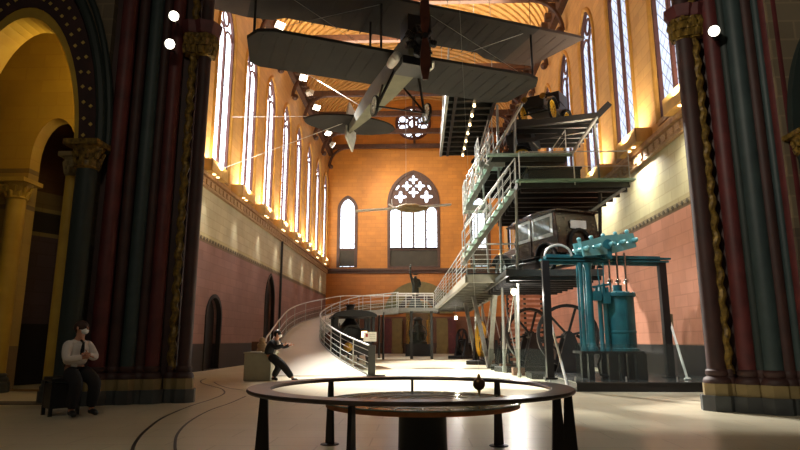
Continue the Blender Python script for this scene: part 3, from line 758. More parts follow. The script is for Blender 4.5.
# ================================================================== CURVED RAMP AND GALLERY
inn = [V(p) for p in ((-1.73, 20.4, .02), (-2.76, 22.2, .37), (-3.6, 24, .73), (-4.3, 26, 1.11), (-4.68, 28, 1.43), (-4.8, 30.5, 1.8), (-4.43, 33, 2.29), (-3.57, 35.5, 2.78), (-2.4, 37.5, 3.05), (-1.4, 38.6, 3.25))]
out = [V(p) for p in ((-5.35, 20.4, .02), (-5.6, 22.2, .45), (-5.9, 25, 1.05), (-6.2, 28, 1.6), (-6.3, 31.5, 2.08), (-5.85, 34.5, 2.5), (-4.85, 37.5, 2.95), (-3.35, 40, 3.12), (-1.5, 41.4, 3.25))]
inn, out = resample(inn, 46), resample(out, 46)
root = thing('curved_ramp', 'pale curved ramp rising along the left wall, with steel rails', 'ramp', (-4, 22, 0))
q = MB(); q.strip(out, inn, .16); q.build('deck', M_ramp, root)
def fascia(P, m, h0=.05, h1=-.3, par=None, name='edge_plate'):
    q = MB()
    for a, b in zip(P[:-1], P[1:]): q.bar(a+V((0, 0, (h0+h1)/2)), b+V((0, 0, (h0+h1)/2)), .05, h0-h1)
    return q.build(name, m, par)
fascia(inn, M_grey, par=root); fascia(out, M_grey, par=root)
q = MB()
for i in range(6, 46, 6):
    for P in (inn, out):
        c = P[i]; q.cyl((c.x, c.y, 0), (c.x, c.y, c.z-.15), .07, 8)
q.build('supports', M_dsteel, root)
def railing(P, par, h=1.0, rails=(.22, .42, .62, .82), every=4, top=.03, m=None, pane=True, n0='handrail'):
    """handrail, wires and a low glass pane along the polyline; every post its own part"""
    m = m or M_steel
    up = lambda z: [p+V((0, 0, z)) for p in P]
    q = MB(); q.tube(up(h), top, 8); q.build(n0, m, par)
    q = MB()
    for z in rails: q.tube(up(z), .011, 5)
    if rails: q.build('rail_wires', m, par)
    for i in range(0, len(P), every):
        q = MB(); c = P[i]; q.cyl(c+V((0, 0, -.12)), c+V((0, 0, h)), .02, 6); q.build('rail_post', m, par)
    if pane:
        q = MB()
        for a, b in zip(P[:-1], P[1:]): q.bar(a+V((0, 0, h*.25)), b+V((0, 0, h*.25)), .012, h*.42)
        q.build('pane', M_glass, par)
railing(inn, root, every=3)
railing(out[4:], root, rails=(.3, .6), every=5)
q = MB(); q.tube(catmull([out[4]+V((0, 0, 1.0)), out[2]+V((.0, -.1, .95)), out[1]+V((.1, 0, .6)), out[0]+V((.3, 0, .12))], 6), .03, 8); q.build('handrail_end', M_steel, root)
q = MB(); c = inn[0]; q.box(c.x-.02, c.x+.22, c.y-.1, c.y+.02, 0, 1.02); q.build('end_post', M_dsteel, root)
q = MB(); q.box(c.x-.05, c.x+.55, c.y-.25, c.y+.2, 0, .05); q.build('end_foot', M_dsteel, root)
sp_ = at(370, 337, 22.)
root = thing('info_sign', 'small white notice with a red mark fixed at the foot of the ramp rail', 'sign', (sp_.x, sp_.y, .9))
q = MB(); q.box(sp_.x-.24, sp_.x+.24, sp_.y-.01, sp_.y+.01, sp_.z-.16, sp_.z+.18); q.build('board', M_white, root)
q = MB(); q.box(sp_.x-.16, sp_.x-.08, sp_.y-.014, sp_.y-.01, sp_.z+.0, sp_.z+.12)
q.build('red_mark', M_red, root)
q = MB()
for k in range(3): q.box(sp_.x-.02, sp_.x+.2, sp_.y-.014, sp_.y-.01, sp_.z+.09-.07*k, sp_.z+.105-.07*k)
q.build('printed_lines', M_grey, root)
q = MB(); q.bar((sp_.x, sp_.y+.02, 0), (sp_.x, sp_.y+.02, sp_.z+.1), .03); q.build('stand', M_dsteel, root)

Z1 = 3.5
root = thing('gallery', 'white railed gallery bridge across the far end, on slim posts', 'gallery', (0, 40, 0))
q = MB(); ZG = 3.26; q.box(-1.6, 1.2, 38.6, 41.6, ZG-.22, ZG); q.build('deck', M_grey, root)
railing([V((-1.5+.3*i, 38.7, ZG)) for i in range(9)], root, h=.92, rails=(.15, .3, .45, .6, .75, .88), every=2, m=M_white, top=.035)
railing([V((-1.5+.5*i, 41.5, ZG)) for i in range(6)], root, h=1.0, rails=(.3, .6), every=2, m=M_white)
for x in (-.55, .75):
    q = MB(); q.box(x-.09, x+.09, 38.75, 38.93, 0, ZG-.22); q.build('post', M_dsteel, root)
# statue on the gallery
st = at(415.5, 300, 41.); st.z = ZG
root = thing('statue', 'dark bronze robed statue raising a torch on the gallery', 'statue', st)
q = MB(); q.box(-.42, .42, -.42, .42, 0, .5); q.box(-.34, .34, -.34, .34, .5, .72); q.build('pedestal', M_plinth, root, local=True)
sk = [((0, 0, .85), .30), ((0, 0, 1.2), .27), ((0, 0, 1.6), .24), ((0, 0, 1.95), .27), ((0, 0, 2.15), .09), ((0, 0, 2.33), .13), ((-.22, 0, 2.02), .12), ((-.34, -.02, 2.4), .09), ((-.34, -.02, 2.75), .06), ((.25, 0, 2.0), .12), ((.34, -.08, 1.7), .09), ((.22, -.2, 1.6), .07)]
skin('robed_figure', [(sk, [(0, 1), (1, 2), (2, 3), (3, 4), (4, 5), (3, 6), (6, 7), (7, 8), (3, 9), (9, 10), (10, 11)])], M_bronze, root)
q = MB()
for i in range(7): a = pi*i/6; q.bar((.1*cos(a), 0, 2.42+.06*sin(a)), (.26*cos(a), 0, 2.44+.2*sin(a)), .03)
q.lathe([(.15, 2.4), (.15, 2.46), (.13, 2.46)], (0, 0, 0), 14); q.build('spiked_crown', M_bronze, root, local=True)
q = MB(); q.lathe([(.03, 2.72), (.05, 2.85), (.1, 2.92), (.06, 2.98), (.07, 3.05), (.001, 3.16)], (-.34, -.02, 0), 10); q.build('torch', M_bronze, root, local=True)
q = MB(); q.hexa([(.14, -.3, 1.5), (.36, -.3, 1.5), (.36, -.24, 1.5), (.14, -.24, 1.5), (.1, -.3, 1.85), (.32, -.3, 1.85), (.32, -.24, 1.85), (.1, -.24, 1.85)]); q.build('tablet', M_bronze, root, local=True)

# ---------------- end portal: banded arch, piers and glazed gilded doorway
q = MB(); ringm(q, -.1, 3.55, 1.9, 3.1, YE-.25, YE, .93); trim(q, M_olive)
q = MB(); ringm(q, -.1, 3.55, 1.4, 1.9, YE-.14, YE, .93); trim(q, M_dmaroon)
for x0, x1, m in ((-3.3, -2.5, M_maroon), (-2.5, -1.6, M_olive), (1.5, 2.5, M_olive), (2.5, 3.2, M_maroon)):
    q = MB(); q.box(x0, x1, YE-.5, YE, 0, 3.1); q.box(x0-.05, x1+.05, YE-.56, YE, 2.9, 3.1); q.box(x0-.05, x1+.05, YE-.56, YE, 0, .5); trim(q, m)
dn = MB(); dn.holed(port, [grow(port, 0, 0, -.3)], (0, YE-.12, 0), (1, 0, 0), (0, 0, 1), (0, .3, 0)); dd = struct(dn.build('door_3', M_gold))
dn = MB(); dn.prism(grow(port, 0, 0, -.02), (0, YE+.6, 0), (1, 0, 0), (0, 0, 1), (0, .06, 0)); dn.build('door_leaf', mat('dim brown leaf', (110, 84, 48), .4), dd)
root = thing('column_machine', 'dark machine on a brass base standing in the end doorway under the gallery', 'machine', (-.15, 46, 0))
q = MB(); q.box(-1.1, .8, 45.3, 46.7, 0, .9); q.build('base_block', M_iron, root)
q = MB(); q.lathe([(.75, .9), (.75, 1.05), (.5, 1.15), (.5, 1.7), (.62, 1.8), (.4, 2.0), (.3, 2.6), (.42, 2.75), (.2, 2.95)], (-.15, 46, 0), 20); q.build('cylinder', M_bronze, root)
for x in (-.85, .55):
    q = MB(); q.lathe([(.1, .9), (.07, 1.0), (.06, 2.6), (.1, 2.7)], (x, 45.8, 0), 10); q.build('side_column', M_brass, root)
q = MB(); q.lathe([(.62, -.06), (.7, -.06), (.7, .06), (.62, .06), (.62, -.06)], (-.15, 45.4, 1.7), 24, axis='Y')
for i in range(6): a = pi*i/3; q.bar((-.15, 45.4, 1.7), (-.15+.65*cos(a), 45.4, 1.7+.65*sin(a)), .06)
q.build('wheel', M_bronze, root)

# ================================================================== WHEELED THINGS
def wheel(par, c, r, w, m_rim, spokes=12, T=None, axis='Y', hub=.16):
    """spoked wheel (rim, spokes, hub) carrying a rubber tyre"""
    q = MB(T); q.lathe([(r*.8, -w*.3), (r*.9, -w*.4), (r*.9, w*.4), (r*.8, w*.3), (r*.8, -w*.3)], c, 26, axis=axis)
    c = V(c)
    for i in range(spokes):
        a = 2*pi*i/spokes; d = V((cos(a), 0, sin(a))) if axis == 'Y' else V((0, cos(a), sin(a)))
        q.bar(c+d*r*.08, c+d*r*.83, r*.07)
    q.lathe([(.001, -w*.6), (r*hub, -w*.55), (r*hub, w*.55), (.001, w*.6)], c, 14, axis=axis)
    o = q.build('wheel', m_rim, par, local=True)
    t = MB(T); t.lathe([(r*.9, -w*.45), (r*.97, -w*.5), (r, -w*.2), (r, w*.2), (r*.97, w*.5), (r*.9, w*.45), (r*.88, 0), (r*.9, -w*.45)], c, 28, axis=axis); t.build('tyre', M_rubber, o, local=True)
    return o
def fender(par, c, r, w, m, a0=.1, a1=.95):
    q = MB(); n = 10
    for i in range(n):
        t, u = pi*(a0+(a1-a0)*i/n), pi*(a0+(a1-a0)*(i+1)/n)
        P = lambda k, t, y: (c[0]+k*cos(t), y, c[2]+k*sin(t))
        q.hexa([P(r, t, c[1]-w), P(r, t, c[1]+w), P(r, u, c[1]+w), P(r, u, c[1]-w), P(r+.03, t, c[1]-w), P(r+.03, t, c[1]+w), P(r+.03, u, c[1]+w), P(r+.03, u, c[1]-w)])
    return q.build('fender', m, par, local=True)

# closed limousine, nose along local +x
M_carb = mat('dark brown coachwork', (52, 40, 36), .25, .1, c2=(40, 30, 28)); M_win = mat('car window glass', (150, 160, 170), .08, .2)
M_bright = mat('pale window reflection', (214, 222, 230), .5)  # bright reflection on the car windows, put into the colour
def limousine(label, loc, rz):
    r = thing('vintage_car', label, 'car', loc, rz)
    b = lambda q, n, m, p=None, bv=.02: q.build(n, m, p or r, local=True, bevel=bv)
    q = MB(); q.box(-2.0, 2.1, -.45, .45, .42, .56); b(q, 'chassis', M_black)
    q = MB(); q.prism([(-2.0, .56), (.55, .56), (.55, 1.2), (.35, 1.9), (-1.9, 1.98), (-2.05, 1.2)], (0, -.78, 0), (1, 0, 0), (0, 0, 1), (0, 1.56, 0)); body = b(q, 'body', M_carb)
    q = MB(); q.prism([(-2.05, 1.97), (-1.0, 2.06), (.3, 2.0), (1.05, 1.86), (1.05, 1.82), (-2.05, 1.9)], (0, -.82, 0), (1, 0, 0), (0, 0, 1), (0, 1.64, 0)); b(q, 'roof', M_carb)
    for s in (-1, 1):
        for x0, x1 in ((-1.8, -.62), (-.5, .42)):
            q = MB(); q.box(x0, x1, s*.785-.012, s*.785+.012, 1.12, 1.86); w = b(q, 'side_window', M_bright, bv=.01)
            q = MB(); q.box(x0+.12, x1-.12, s*.8-.012, s*.8+.012, 1.24, 1.76); b(q, 'pane', M_win, w, .01)
        q = MB(); q.bar((1.0, s*.74, 1.15), (1.02, s*.74, 1.84), .05); b(q, 'front_pillar', M_black, bv=0)
        q = MB(); q.box(-.55, .35, s*.79-.012, s*.79+.012, .62, 1.14); b(q, 'door', M_carb)
        q = MB(); q.box(-1.0, 1.0, s*.78-.17, s*.78+.17, .38, .43); b(q, 'running_board', M_black)
        for x in (-1.4, 1.55):
            wheel(r, (x, s*.74, .42), .42, .12, mat('grey wheel paint', (150, 152, 150), .5), 12); fender(r, (x, s*.76, .42), .5, .14, M_black)
        q = MB(); q.lathe([(.02, -.2), (.14, -.1), (.16, 0), (.15, .02), (.001, .03)], (2.05, s*.45, .95), 16, axis='X'); b(q, 'headlamp', M_brass, bv=0)
    q = MB(); q.box(-2.07, -2.03, -.3, .3, 1.35, 1.62); w = b(q, 'rear_window', M_bright, bv=.01)
    q = MB(); q.prism([(.7, .56), (2.0, .56), (2.0, 1.08), (1.2, 1.18), (.7, 1.22)], (0, -.42, 0), (1, 0, 0), (0, 0, 1), (0, .84, 0)); b(q, 'bonnet', M_carb)
    q = MB(); q.box(2.0, 2.1, -.4, .4, .5, 1.12); b(q, 'radiator', M_brass)
    q = MB(); q.box(.6, .95, -.7, .7, .6, .85); b(q, 'front_seat', M_leather)
    q = MB(); q.tube([(1.0+.17*cos(a)*.5, .3+.2*sin(a), 1.25+.17*cos(a)) for a in [2*pi*i/16 for i in range(16)]], .018, 6, closed=True); q.bar((1.0, .3, 1.25), (1.3, .3, .9), .03); b(q, 'steering_wheel', M_black, bv=0)
    q = MB(); q.lathe([(.36, -.06), (.42, 0), (.36, .06), (.3, 0), (.36, -.06)], (-2.12, 0, .95), 20, axis='X'); b(q, 'spare_tyre', M_rubber, bv=0)
    return r
# open early car with yellow wheels, nose along local +x
def runabout(label, loc, rz, body_m, seat_m, k=.92):
    r = thing('veteran_car', label, 'car', loc, rz); r.scale = (k, k, k); b = lambda q, n, m, p=None, bv=.015: q.build(n, m, p or r, local=True, bevel=bv)
    q = MB(); q.box(-1.15, 1.3, -.35, .35, .5, .62); b(q, 'chassis', M_black)
    q = MB(); q.prism([(-1.15, .62), (.5, .62), (.55, .95), (-.2, .98), (-.25, 1.25), (-1.1, 1.3), (-1.25, .9)], (0, -.58, 0), (1, 0, 0), (0, 0, 1), (0, 1.16, 0)); b(q, 'body', body_m)
    q = MB(); q.prism([(.5, .62), (1.3, .62), (1.3, .98), (.55, 1.06)], (0, -.4, 0), (1, 0, 0), (0, 0, 1), (0, .8, 0)); b(q, 'bonnet', body_m)
    q = MB(); q.box(1.3, 1.38, -.42, .42, .58, 1.08); b(q, 'radiator', M_iron)
    q = MB(); q.box(-1.0, -.3, -.5, .5, 1.25, 1.36); q.box(-1.15, -1.0, -.52, .52, 1.25, 1.8); b(q, 'seat', seat_m)
    q = MB(); q.prism([(-1.3, 1.2), (-.15, 1.25), (-.1, 1.72), (-1.25, 1.82)], (0, -.6, 0), (1, 0, 0), (0, 0, 1), (0, 1.2, 0)); b(q, 'folded_hood', seat_m)
    for s in (-1, 1):
        for x, rr in ((-.85, .48), (1.05, .44)):
            wheel(r, (x, s*.66, rr), rr, .09, M_yel, 12); fender(r, (x, s*.68, rr), rr+.07, .11, M_black, .15, .9)
        q = MB(); q.lathe([(.02, -.16), (.11, -.08), (.13, 0), (.001, .02)], (1.45, s*.4, .98), 14, axis='X'); b(q, 'headlamp', M_brass, bv=0)
    q = MB(); q.tube([(.25+.08*cos(a), .22+.2*sin(a), 1.4+.17*cos(a)) for a in [2*pi*i/16 for i in range(16)]], .016, 6, closed=True); q.bar((.25, .22, 1.4), (.55, .22, .9), .025); b(q, 'steering_wheel', M_black, bv=0)
    q = MB(); q.cyl((-.85, -.7, .48), (-.85, .7, .48), .035, 8); q.cyl((1.05, -.7, .44), (1.05, .7, .44), .035, 8); b(q, 'axles', M_iron, bv=0)
    return r
# tall black steam carriage standing inside the curve of the ramp
def steam_carriage(label, loc, rz):
    r = thing('steam_carriage', label, 'carriage', loc, rz); r.scale = (.88, .88, .88); b = lambda q, n, m, p=None, bv=.02: q.build(n, m, p or r, local=True, bevel=bv)
    q = MB(); q.box(-1.8, 1.5, -.9, .9, .6, 1.25); b(q, 'body', M_black)
    q = MB(); n = 10
    q.prism([(-1.15, 2.55)]+[(1.15*cos(pi-pi*i/n), 2.6+.3*sin(pi-pi*i/n)) for i in range(n+1)]+[(1.15, 2.55)], (-1.9, 0, 0), (0, 1, 0), (0, 0, 1), (3.6, 0, 0)); b(q, 'roof', M_black)
    for s in (-1, 1):
        for x in (-1.75, -.2, 1.5): q = MB(); q.box(x-.06, x+.06, s*.95-.09, s*.95+.09, 1.2, 2.62); b(q, 'roof_post', M_black)
        wheel(r, (-1.1, s*1.0, .62), .62, .14, M_iron, 12); wheel(r, (1.15, s*1.0, .5), .5, .12, M_iron, 10)
        q = MB(); q.box(-1.7, -.3, s*.92-.03, s*.92+.03, 1.25, 1.75); b(q, 'side_panel', M_black)
    q = MB(); q.tube([(1.3+.08*cos(a), -.15+.52*sin(a), 1.62+.5*cos(a)) for a in [2*pi*i/24 for i in range(24)]], .06, 8, closed=True)
    for i in range(3): a = pi*i/3; q.bar((1.3, -.15-.5*sin(a), 1.62-.5*cos(a)), (1.3, -.15+.5*sin(a), 1.62+.5*cos(a)), .04)
    b(q, 'steering_wheel', M_iron, bv=0)
    q = MB(); q.lathe([(.5, 1.2), (.5, 2.2), (.3, 2.45), (.22, 2.6), (.22, 3.25), (.3, 3.3), (.28, 3.34)], (-1.3, 0, 0), 18); b(q, 'boiler', M_iron, bv=0)
    q = MB(); q.box(-.2, .6, -.8, .8, 1.25, 1.5); q.box(-.32, -.18, -.8, .8, 1.25, 2.0); b(q, 'bench', M_leather)
    q = MB(); q.box(1.5, 1.6, .3, .65, 1.45, 1.85); f = b(q, 'lantern', M_brass); q = MB(); q.box(1.6, 1.62, .34, .61, 1.5, 1.8); b(q, 'lantern_glass', M_lampo, f, 0)
    q = MB(); q.lathe([(.03, -.12), (.2, -.06), (.24, 0), (.2, .03), (.001, .04)], (1.62, -.35, 1.0), 18, axis='X'); b(q, 'headlamp', M_brass, bv=0)
    return r
c = at(352, 340, 28.5)
steam_carriage('tall black steam carriage with a lit lantern inside the curve of the ramp', (c.x, c.y, 0), R(-78))

# ================================================================== CAR TOWER
POSTM = M_grey
# level 1 walkway
wk = [V((1.66, 20.64, Z1)), V((3.6, 20.64, Z1)), V((3.6, 42.5, Z1)), V((1.0, 42.5, Z1))]
root = thing('walkway', 'long raised steel walkway with glass and wire rails, left of the car tower', 'walkway', (2, 20.64, 0))
q = MB(); q.prism([(p.x, p.y) for p in wk], (0, 0, Z1-.06), (1, 0, 0), (0, 1, 0), (0, 0, .06)); q.build('deck', M_deck, root)
q = MB()
q.bar(wk[0]+V((0, 0, -.2)), wk[3]+V((0, 0, -.2)), .14, .28); q.bar(wk[0]+V((0, 0, -.2)), wk[1]+V((0, 0, -.2)), .14, .28); q.bar(wk[1]+V((-.1, 0, -.2)), wk[2]+V((-.1, 0, -.2)), .14, .28)
q.build('edge_beam', mat('olive grey painted steel', (112, 108, 92), .6), root)
q = MB()
for i in range(15):
    t = i/14; a = wk[0].lerp(wk[3], t); q.bar((a.x, a.y, Z1-.22), (3.6, a.y, Z1-.22), .1, .2)
    if i < 14:
        b_ = wk[0].lerp(wk[3], (i+1)/14); q.bar((a.x, a.y, Z1-.28), (3.5, b_.y, Z1-.28), .06, .06)
q.build('joists', mat('dull olive steel', (92, 90, 78), .6, .2), root)
railing([wk[0].lerp(wk[3], i/22) for i in range(22)], root, h=1.02, rails=(.16, .32, .48, .64, .82), every=2)
railing([wk[0].lerp(wk[1], i/5) for i in range(6)], root, h=1.02, rails=(.16, .32, .48, .64, .82), every=5)
# props and stone footings under it
for i, (x, y) in enumerate(((3.4, 21.2), (3.42, 24.6), (3.42, 28.6), (3.45, 33), (3.45, 37.2), (3.4, 41.8))):
    q = MB(); q.box(x-.2, x+.2, y-.2, y+.2, 0, .26); q.build('footing', mat('brown footing stone', (120, 84, 62), .6), root)
    q = MB(); q.cyl((x, y, .24), (x, y, Z1-.3), .06, 10); q.build('prop', M_grey, root)
for (x, y, dx, dy) in ((3.0, 26.5, -.5, 1.2), (3.0, 26.5, .1, -2.2), (2.9, 31, -.4, 1.8)):
    q = MB(); q.bar((x, y, .0), (x+dx, y+dy, Z1-.3), .18, .1); q.build('raking_strut', M_grey, root)
for i, (a, b_) in enumerate((((3.4, 21.2, .4), (3.42, 24.6, 3.1)), ((3.42, 24.6, .4), (3.4, 21.2, 3.1)), ((3.42, 24.6, .4), (3.42, 28.6, 3.1)), ((3.42, 28.6, .4), (3.45, 33, 3.1)), ((3.45, 33, .4), (3.42, 28.6, 3.1)))):
    q = MB(); q.cyl(a, b_, .022, 6); q.build('tie_rod', M_steel, root)
# hanging lamps under it
for px, py, y, lab in ((514, 292, 19.0, 'bright round lamp under the near end of the walkway'), (456, 318, 36, 'small bright lamp under the far end of the walkway')):
    p = at(px, py, y); root = thing('pendant_lamp', lab, 'lamp', p)
    q = MB(); q.ball(p, .09, 14, 9); q.build('bulb', M_bulb, root)
    q = MB(); q.lathe([(.04, .09), (.13, .1), (.1, .16), (.03, .2)], p, 14); q.cyl(p+V((0, 0, .18)), (p.x, p.y, Z1-.3), .012, 6); q.build('shade', M_grey, root)
    lamp('pendant_light', 'POINT', p+V((0, -.02, -.16)), 160, CREAM, root, size=.1)

# tower platforms
def platform(label, x0, x1, y0, y1, z, glass_edge=True, rail_sides='', joists=8, jm=None, dm=None):
    r = thing('platform', label, 'platform', (x0, y0, z))
    q = MB(); q.box(x0, x1, y0, y1, z-.05, z); q.build('deck', dm or M_deck, r)
    q = MB()
    for i in range(joists):
        yy = y0+.1+(y1-y0-.2)*i/(joists-1); q.box(x0+.05, x1-.05, yy-.05, yy+.05, z-.32, z-.05)
    q.build('joists', jm or M_iron, r)
    q = MB(); q.box(x0, x1, y0-.08, y0, z-.2, z+.0); q.box(x0-.08, x0, y0-.08, y1, z-.2, z); q.build('edge_beam', M_dsteel, r)
    if glass_edge: q = MB(); q.box(x0-.12, x1+.1, y0-.35, y0-.05, z-.03, z+.03); q.build('glass_edge', mat('green glass edge', (128, 158, 138), .2) if z < 7 else M_tread, r)
    if 'f' in rail_sides: railing([V((x0+(x1-x0)*i/6, y0-.1, z)) for i in range(7)], r, h=1.0, rails=(.5,), every=3, top=.018)
    if 'l' in rail_sides: railing([V((x0, y0+(y1-y0)*i/4, z)) for i in range(5)], r, h=1.0, rails=(.35, .7), every=2, top=.02)
    if 'r' in rail_sides: railing([V((x1, y0+(y1-y0)*i/4, z)) for i in range(5)], r, h=1.0, rails=(.35, .7), every=2, top=.02)
    return r
platform('car platform of the tower just above the walkway, carrying the brown limousine', 2.7, 5.55, 18.0, 24.0, 3.3, False)
platform('wide dark second platform of the tower over the limousine', 3.25, 6.75, 18.6, 24.5, 6.2, True, 'f', 9)
platform('third platform of the tower, narrow, with a pale green glass edge', 2.6, 5.4, 20.9, 26.1, 7.8, True, 'lr', 6)
platform('topmost platform of the tower under the yellow wheeled car', 3.7, 6.9, 21.75, 24.3, 9.55, False, '', 5, None, M_glass)
# braces of the tower
def member(label, pts, r, m=M_grey, square=False, name='steel_strut'):
    q = MB()
    for a, b_ in zip(pts[:-1], pts[1:]):
        if square: q.bar(a, b_, r*2)
        else: q.cyl(a, b_, r, 10)
    q.tube([V(pts[0]), V(pts[0]).lerp(V(pts[1]), .02)], r*1.6, 8)
    o = q.build(name, m); tag(o, label, 'strut'); return o
member('sloping black beam in front of the yellow wheeled car, kinked up at its right end', [at(512, 126, 21.4), at(597, 116, 21.4), at(609, 104, 21.4)], .11, M_iron, True)
member('thin black beam below the kinked beam of the yellow wheeled car', [at(517, 142, 21.4), at(589, 130, 21.4)], .06, M_iron, True)
member('grey diagonal stay from the third platform up to the kinked black beam', [at(571, 155, 20.9), at(597, 117, 21.35)], .06)
member('grey inclined post left of the yellow wheeled car', [at(487, 165, 20.8), at(522, 104, 21.2)], .055)
member('grey stay bracing the right end of the second platform', [at(590, 212, 19.0), at(625, 188, 18.6)], .05)
member('tall grey tower post at the left corner of the walkway', [at(504.5, 372, 21.), at(497, 105, 21.8)], .05)
member('tall slim tower post left of the limousine', [V((at(519, 366, 20.).x, 20, .0)), at(516, 190, 18.75)], .045)
member('slim post rising past the top car platform at its left corner', [at(515, 183, 20.8), at(515, 118, 21.2)], .045)
member('slim dark post under the right end of the second platform', [at(600, 268, 19.4), at(600, 190, 18.8)], .06, M_iron)
member('grey post between the third platform and the yellow wheeled car', [at(600, 185, 21.6), at(594, 118, 21.6)], .045)
# stairs of the tower
def stair(label, a, b_, w, n, m, dirw, rail=True):
    a, b_, dirw = V(a), V(b_), V(dirw).normalized()
    r = thing('stair', label, 'stair', a)
    run = (b_-a); h = V((run.x, run.y, 0))/n
    for i in range(n):
        c = a+run*((i+.5)/n); q = MB()
        q.hexa([c-h*.65, c+h*.65, c+h*.65+dirw*w, c-h*.65+dirw*w, c-h*.65+V((0, 0, .06)), c+h*.65+V((0, 0, .06)), c+h*.65+dirw*w+V((0, 0, .06)), c-h*.65+dirw*w+V((0, 0, .06))]); q.build('tread', m, r)
    for k in (0, 1):
        q = MB(); o = dirw*w*k; q.bar(a+o+V((0, 0, -.16)), b_+o+V((0, 0, -.16)), .05, .12); q.build('stringer', M_grey, r)
        if rail: railing([a.lerp(b_, i/8)+o for i in range(9)], r, h=1.0, rails=(.33, .66), every=2, top=.022, pane=False)
    return r
M_otread = mat('orange timber tread', (196, 128, 66), .6)
stair('glass treaded flight rising from the walkway to the second platform', (1.5, 19.3, 3.9), (3.2, 19.0, 6.15), 1.1, 10, M_tread, (0, 1, 0))
stair('glass treaded flight between the second and third platforms', (1.75, 21.0, 6.1), (2.75, 20.9, 7.75), 1.1, 6, M_tread, (0, 1, 0))
stair('timber treaded flight behind the tower posts below the suspended deck', (2.0, 24.6, 6.2), (3.2, 24.6, 10.2), 1.3, 14, M_otread, (0, 1, 0))
stair('timber treaded flight at the back of the tower beside the yellow wheels', (3.6, 24.5, 7.8), (4.5, 24.5, 10.2), 1.4, 9, M_otread, (0, 1, 0), False)
for px, py, lab in ((478, 205, 'small glass landing halfway up the left edge of the tower'), (491, 162, 'small glass landing beside the third platform')):
    p = at(px, py, 21.); r = thing('landing', lab, 'landing', p)
    q = MB(); q.box(p.x-.45, p.x+.5, p.y, p.y+1.2, p.z-.06, p.z); q.build('deck', M_tread, r)
    q = MB(); q.box(p.x-.45, p.x+.5, p.y-.06, p.y, p.z-.2, p.z); q.build('edge_beam', M_grey, r)
    railing([V((p.x-.45, p.y+.3*i, p.z)) for i in range(5)], r, h=.95, rails=(.3, .6), every=2, pane=False)
    q = MB(); q.cyl((p.x-.3, p.y+.3, p.z-.1), (p.x-.05, p.y+1.2, Z1), .04, 8); q.build('prop', M_grey, r)
# cars of the tower
limousine('brown closed limousine with pale windows on the tower', (at(546, 276, 20.6).x-.1, 20.5, 3.32), R(112))
cc = at(542, 112, 22.2); runabout('black open car with yellow spoked wheels at the top of the tower', (cc.x+.3, 22.9, 9.57), R(238), M_black, M_leather)
runabout('small yellow wheeled car lower down behind the tower stairs', (at(507, 150, 24.).x, 23.6, 7.82), R(150), M_iron, M_leather)
p = at(549, 190, 22); r = thing('display_case', 'dark box case standing on the second platform of the tower', 'case', (p.x, 21.5, 6.2))
q = MB(); q.box(-.95, .95, -.5, .6, 0, 1.15); q.build('body', M_iron, r, local=True, bevel=.02)
q = MB(); q.box(-1., 1., -.55, .65, 1.15, 1.22); q.build('lid', M_black, r, local=True)
# slatted screen and machines below
r = thing('slatted_screen', 'tall reddish timber slatted screen at the back under the tower', 'screen', (4.4, 25.3, 0))
x0, x1 = at(509, 330, 25.3).x, at(543, 330, 25.3).x
for i in range(15): q = MB(); q.box(x0, x1, 25.25, 25.35, .35+i*.2, .46+i*.2); q.build('slat', M_slat, r)
for x in (x0, (x0+x1)/2, x1): q = MB(); q.box(x-.05, x+.05, 25.35, 25.45, 0, 3.25); q.build('upright', M_dsteel, r)
def flywheel(label, p, r_, m, ang=0):
    root = thing('flywheel_engine', label, 'machine', (p[0], p[1], 0), ang)
    q = MB(); z = r_+.35
    q.lathe([(r_*.9, -.08), (r_, -.08), (r_, .08), (r_*.9, .08), (r_*.9, -.08)], (0, 0, z), 32, axis='Y')
    for i in range(6): a = pi*i/3+.2; q.bar((0, 0, z), (r_*.93*cos(a), 0, z+r_*.93*sin(a)), .07)
    q.lathe([(.001, -.16), (.14, -.16), (.14, .16), (.001, .16)], (0, 0, z), 14, axis='Y'); q.build('wheel', m, root, local=True)
    for s in (-1, 1):
        q = MB(); q.prism([(-.5, .2), (.5, .2), (.12, z+.05), (-.12, z+.05)], (0, s*.3-.06, 0), (1, 0, 0), (0, 0, 1), (0, .12, 0)); q.build('bearing_frame', M_iron, root, local=True)
    q = MB(); q.box(-r_-.3, r_+.9, -.5, .5, 0, .2); q.build('bed', M_iron, root, local=True, bevel=.02)
    q = MB(); q.cyl((r_*.3, .1, z), (r_+.4, .1, .7), .05, 8); q.lathe([(.2, .2), (.2, .9), (.25, .92), (.1, 1.0)], (r_+.45, .1, 0), 16); q.build('cylinder', M_iron, root, local=True)
    return root
flywheel('dark spoked flywheel engine standing under the limousine platform', (at(567, 320, 19.5).x, 19.5), 1.0, M_iron)
flywheel('small yellow spoked engine far back under the walkway', (at(481, 330, 31).x, 31), .9, M_yel, R(70))
flywheel('black engine farthest back under the walkway beside the gallery', (at(462, 335, 40).x, 40), .8, M_iron, R(60))
flywheel('dark engine with a tall wheel in front of the slatted timber screen', (4.3, 23.6), 1.05, M_iron, R(20))
flywheel('dark engine between the raking struts under the walkway', (at(497, 335, 25.5).x+.3, 25.8), .8, M_iron, R(80))

